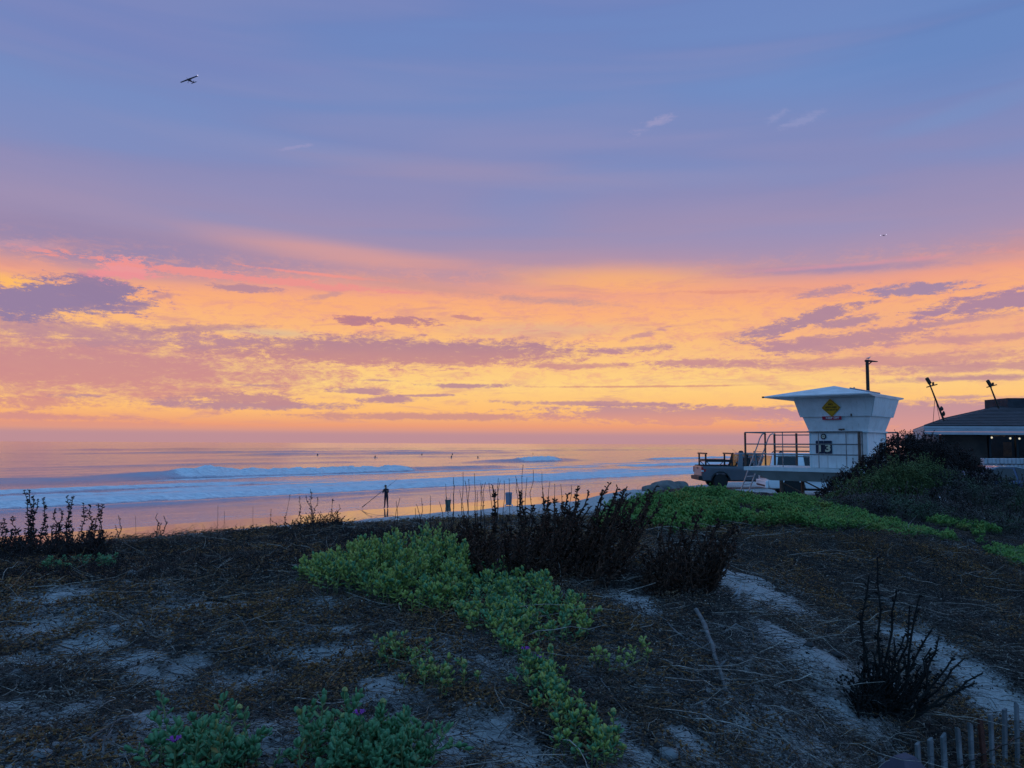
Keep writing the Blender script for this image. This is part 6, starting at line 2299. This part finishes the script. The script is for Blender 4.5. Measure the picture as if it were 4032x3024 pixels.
for i, (bx, by, tx, ty, lb) in enumerate([(845, 2104, 858, 1990, 'tallest single dry sprig on the left crest'), (875, 2104, 884, 2012, 'short dry sprig just right of the tallest crest sprig'),
                                          (535, 2122, 533, 2032, 'thin sprig on the crest right of the left weed'), (615, 2116, 620, 2022, 'sprig by itself midway along the left crest'),
                                          (635, 2116, 645, 2030, 'bent sprig beside the lone crest sprig'), (1000, 2094, 996, 1994, 'sprig left of the twiggy crest weed'), (470, 2126, 466, 2030, 'leafless hooked sprig nearest the left weed')]):
    b = hit(bx, by)
    t = thing('dry_sprig', lb, 'weed', tuple(b), 0, 'single sprigs along the dune crest')
    O = Vector(b)
    tp = P(tx, ty, b[1])
    strand(b - np.array([0, 0, 0.03]), tp, (0.02, 0, 0), 0.006, 0.0034, 'bushdark', t, O, 0.042, 16, 1.2, wig=0.012)
    strand(Vector(b), O.lerp(tp, 0.55) + Vector((0.06 if i % 2 else -0.05, 0, 0.02)), (0, 0, 0.01), 0.0045, 0.0025, 'bushdark', t, O, 0.034, 8, 1.2, wig=0.006, name='side_stem')
reeds = [(1755, 1905), (1785, 1878), (1790, 1912), (1823, 1858), (1831, 1892), (1845, 1886), (1868, 1864), (1893, 1900), (1900, 1905), (1912, 1898), (1925, 1900), (1962, 1882), (1970, 1892), (1985, 1892), (2005, 1884), (2030, 1874),
         (2036, 1886), (2060, 1830), (2075, 1880), (2100, 1850), (2134, 1860), (2165, 1896), (2185, 1906), (2208, 1906), (1695, 1952), (1730, 1975), (1660, 1960), (1640, 1985), (1575, 1960), (1560, 1972), (2250, 1910), (1810, 1930), (1880, 1935), (1950, 1925)]
shrub('dry_reed_clump', 'clump of thin bare dry stalks in front of the wet sand at centre', 'reeds',
      [(x - random.uniform(-25, 25), 2105 + random.uniform(-8, 12), x, y) for x, y in reeds], (1560, 2230, 2092, 2120), 'bushdark', 30, (0.12, 0.32), 0.03, 5, r=(0.0046, 0.0026), wig=0.006)


# ------------------------------------------------------------------ shrubs on the rise before the building
def leafy_bush(name, label, lobes, mat, n_per, size, sprays=0, twig='bushdark', group='shrubs on the rise before the building'):
    c0 = P(lobes[0][0], lobes[0][1], lobes[0][4])
    gx, gy = c0.x, c0.y
    root = thing(name, label, 'shrub', (gx, gy, float(gz(gx, gy))), 0, group)
    O = np.array([gx, gy, float(gz(gx, gy))])
    pos, dirs = [], []
    br = MB()
    for px, py, rx, ry, d in lobes:
        c = P(px, py, d)
        k = d / FPX
        c = np.array(c)
        rad = np.array([rx * k, rx * k * 0.9, ry * k])
        n = int(n_per * (rx * ry) / 7000)
        u = unit(rng.normal(0, 1, (n, 3)))
        rr = rng.uniform(0.55, 1.0, n) ** 0.6
        nz = 0.78 + 0.5 * vnoise(u[:, 0] * 3 + px, u[:, 1] * 3 + u[:, 2] * 3.3 + py, 5) + 0.22 * (vnoise(u[:, 0] * 8 + px, u[:, 2] * 8 + u[:, 1] * 7, 9) - 0.5)
        p = c + u * rad * (rr * nz)[:, None]
        g = gz(p[:, 0], p[:, 1])
        p = p[p[:, 2] > g]
        u = u[:len(p)]
        pos.append(p)
        dirs.append(unit(u + rng.normal(0, 0.7, u.shape) + np.array([0, 0, 0.5])))
        g0 = float(gz(c[0], c[1]))
        for j in range(7):
            e = c + unit(rng.normal(0, 1, (1, 3)))[0] * rad * 0.85
            br.tube([(c[0] - O[0] + rng.normal(0, 0.1), c[1] - O[1], g0 - O[2] - 0.05), tuple((c + e) / 2 - O + np.array([rng.normal(0, .06), 0, -0.05])), tuple(e - O)], [0.016, 0.011, 0.004], 5, cap=False)
        for j in range(int(sprays * rx / 100)):
            a = rng.normal(0, 0.55)
            s0 = c + np.array([math.sin(a) * rad[0], rng.normal(0, 0.2) * rad[1], math.cos(a) * rad[2]]) * 0.85
            L = rng.uniform(0.08, 0.28)
            e = s0 + np.array([rng.normal(0, 0.35) * L, rng.normal(0, 0.3) * L, L])
            br.tube([tuple(s0 - O), tuple((s0 + e) / 2 - O + rng.normal(0, 0.015, 3)), tuple(e - O)], [0.006, 0.005, 0.003], 4, cap=False)
            m = int(14 * L / 0.2)
            uu = rng.uniform(0.1, 1, (m, 1))
            pos.append(s0 * (1 - uu) + e * uu + rng.normal(0, 0.012, (m, 3)))
            dirs.append(unit(rng.normal(0, 1, (m, 3)) + np.array([0, 0, 0.5])))
    br.build('branches', M[twig], root)['kind'] = 'stuff'
    pos, dirs = np.concatenate(pos), np.concatenate(dirs)
    tv = np.array([(0, 0, 0), (-0.24, 0.5, 0.06), (0.24, 0.5, 0.06), (0, 1, 0.0), (0, 0.5, -0.06)])
    tf = np.array([(0, 2, 1), (1, 2, 3), (0, 1, 4), (0, 4, 2), (1, 3, 4), (4, 3, 2)])
    Rm = frames(dirs, unit(rng.normal(0, 1, dirs.shape)))
    o = raw_mesh('crown', expand(tv, pos - O, Rm, rng.uniform(*size, len(pos))), tris=expand_faces(tf, 5, len(pos)), mat=M[mat], parent=root)
    o['kind'] = 'stuff'


leafy_bush('coastal_shrub', 'dark bare-topped shrub outlined against the tower and the pink sky',
           [(3560, 1822, 100, 88, 15.6), (3490, 1858, 80, 74, 15.6), (3420, 1895, 80, 66, 15.4), (3350, 1925, 72, 50, 15.2), (3640, 1822, 100, 84, 15.8), (3275, 1950, 60, 34, 15.0)],
           'bushdark', 4600, (0.030, 0.060), sprays=44)
leafy_bush('coastal_shrub', 'dark leafless shrub below the pale fascia of the building',
           [(3740, 1845, 100, 75, 16.5), (3820, 1885, 84, 55, 16.5), (3690, 1842, 80, 80, 16.2), (3890, 1915, 66, 42, 16.2)], 'bushdark', 4400, (0.030, 0.060), sprays=32)
leafy_bush('coastal_shrub', 'dull green rounded shrub in front of the dark one on the rise',
           [(3540, 1895, 120, 66, 14.4), (3440, 1928, 110, 54, 14.3), (3640, 1890, 100, 66, 14.6), (3350, 1962, 90, 36, 14.2)], 'bushgreen', 5200, (0.030, 0.055), sprays=22)
leafy_bush('coastal_shrub', 'grey-blue low shrub at the right edge below the parked car',
           [(3880, 1965, 130, 62, 14.0), (3760, 1950, 110, 66, 14.2), (3990, 1975, 110, 62, 13.8), (4090, 1980, 100, 60, 13.8)], 'bushgrey', 5200, (0.028, 0.05), sprays=26)
leafy_bush('coastal_shrub', 'low brown-black shrub at the foot of the green one above the bank',
           [(3420, 1985, 110, 40, 13.0), (3560, 2000, 120, 46, 12.8), (3700, 2020, 120, 46, 12.6), (3860, 2050, 130, 50, 12.2), (4000, 2080, 120, 50, 12.0), (3300, 1985, 70, 28, 13.2)], 'bushgrey', 4800, (0.024, 0.045), sprays=12)


# ------------------------------------------------------------------ sticks, stones, scrap
def stick(label, pts, r, mat='driftwood', forks=()):
    pp = [Vector(hit(px, py)) + Vector((0, 0, h)) for px, py, h in pts]
    t = thing('stick', label, 'stick', tuple(pp[0]), 0, 'dead sticks lying on the dune')
    O = pp[0]
    fine = []
    for a, b in zip(pp[:-1], pp[1:]):
        for k in range(3):
            fine.append(a.lerp(b, k / 3) + Vector((random.gauss(0, r * 0.5), random.gauss(0, r * 0.5), random.gauss(0, r * 0.4))))
    fine.append(pp[-1])
    n = len(fine)
    MB().tube([p - O for p in fine], [r * (1 - 0.45 * k / n) * random.uniform(0.85, 1.12) for k in range(n)], 7).build('shaft', M[mat], t, smooth=True)
    for k, (dx, dy, dz) in forks:
        a = fine[min(int(k * n), n - 1)] - O
        e = a + Vector((dx, dy, dz))
        MB().tube([a, a.lerp(e, 0.5) + Vector((0.01, 0, 0.012)), e], [r * 0.5, r * 0.4, r * 0.2], 5).build('side_branch', M[mat], t, smooth=True)


stick('thick pale grey stick lying down the slope right of centre', [(2750, 2440, 0.06), (2790, 2560, 0.07), (2830, 2660, 0.05), (2860, 2745, 0.02)], 0.0145, forks=[(0.3, (-0.05, 0.02, 0.02)), (0.62, (0.05, 0.03, 0.03))])
stick('forked pale branch left of the thick grey stick', [(2600, 2455, 0.04), (2670, 2530, 0.05), (2760, 2590, 0.05), (2800, 2605, 0.04)], 0.006, forks=[(0.1, (-0.10, 0.05, 0.03)), (0.4, (-0.02, -0.08, 0.04)), (0.6, (0.10, 0.05, 0.03))])
stick('long pale branch running towards the black dry shrub', [(3050, 2620, 0.04), (3110, 2690, 0.05), (3220, 2745, 0.05), (3360, 2755, 0.05), (3430, 2800, 0.04), (3500, 2880, 0.02)], 0.0055, forks=[(0.2, (-0.09, -0.03, 0.03)), (0.35, (0.10, 0.08, 0.05)), (0.55, (0.03, -0.10, 0.01)), (0.7, (0.06, -0.12, 0.0))])
stick('arched pale stem right of the thick grey stick', [(2840, 2520, 0.03), (2900, 2510, 0.07), (2960, 2525, 0.06), (3010, 2560, 0.02)], 0.005)
stick('dark curved stick with a thick end left of the green mound', [(810, 2385, 0.03), (860, 2390, 0.04), (910, 2395, 0.03), (950, 2415, 0.02)], 0.010, 'blackstem')
stick('long dark stick lying across the left sand', [(500, 2425, 0.02), (590, 2445, 0.03), (700, 2480, 0.03), (830, 2515, 0.02)], 0.007, 'drydark')
stick('pale stick rising to the right near the bottom left corner', [(350, 2940, 0.02), (440, 2890, 0.04), (520, 2850, 0.03)], 0.006, forks=[(0.5, (0.03, -0.09, 0.0))])
stick('bent grey stick in the bottom left litter', [(400, 3010, 0.02), (405, 2960, 0.03), (440, 2905, 0.03)], 0.005)
stick('short straight pale stick left of centre', [(945, 2450, 0.02), (985, 2520, 0.02)], 0.005)
stick('light crooked twig on sand below the green mound', [(1240, 2590, 0.015), (1310, 2580, 0.02), (1345, 2540, 0.03)], 0.0035)
stick('pale twig lying beside the long runner', [(1850, 2810, 0.02), (1910, 2850, 0.02), (2000, 2920, 0.015)], 0.0035)
stick('dark stick slanting over the left sand', [(170, 2530, 0.02), (280, 2580, 0.03), (340, 2640, 0.03), (430, 2690, 0.02)], 0.0045, 'drydark')
stick('thin pale stem arching across the dark litter right of the runner', [(2270, 2680, 0.02), (2360, 2710, 0.05), (2420, 2790, 0.04), (2480, 2850, 0.02)], 0.0035)
stick('curved pale root below the brown mat at left', [(1050, 2590, 0.015), (1070, 2650, 0.02), (1075, 2760, 0.02), (1070, 2820, 0.01)], 0.004)

for i, (px, py, r, lb, mt) in enumerate([(518, 2270, 0.055, 'rounded pale stone on the upper left dune', 'stone'), (540, 2480, 0.036, 'white-ish stone beside the long dark stick', 'stone'),
                                         (450, 2488, 0.038, 'flat pale stone left of the white-ish one', 'stone'), (668, 2478, 0.034, 'grey stone on bare sand above the left patch', 'stone'),
                                         (2632, 2985, 0.045, 'smooth grey stone at the bottom edge right of the runner', 'stone'), (2600, 2950, 0.036, 'dark purple stone above the smooth grey one', 'trim'),
                                         (3292, 2585, 0.036, 'dark stone on the bright sand chute', 'trim'), (3185, 2545, 0.03, 'small black stone uphill of the sand chute', 'trim'), (160, 2990, 0.04, 'stone half buried in the bottom left corner', 'stone')]):
    h = hit(px, py)
    o = MB().blob((0, 0, 0), (r, r * 0.85, r * 0.62), 40 + i, 0.06, 12, 8).build('stone', M[mt], None, smooth=True, loc=(h[0], h[1], h[2] + r * 0.2), rot=(0, 0, i * 0.9))
    tag(o, lb, 'stone', 'loose stones on the dune')
h = hit(2905, 2362)
m = MB()
m.add([(-0.045, 0, 0.01), (0.012, 0.01, -0.005), (0.035, 0.0, 0.12), (-0.008, -0.02, 0.05)], [(0, 1, 3), (1, 2, 3), (0, 3, 2), (0, 2, 1)])
pa = m.build('paper_scrap', M['paper'], None, loc=(h[0], h[1], h[2]))
tag(pa, 'small folded white scrap standing in the dead brush beside the sand chute', 'litter')
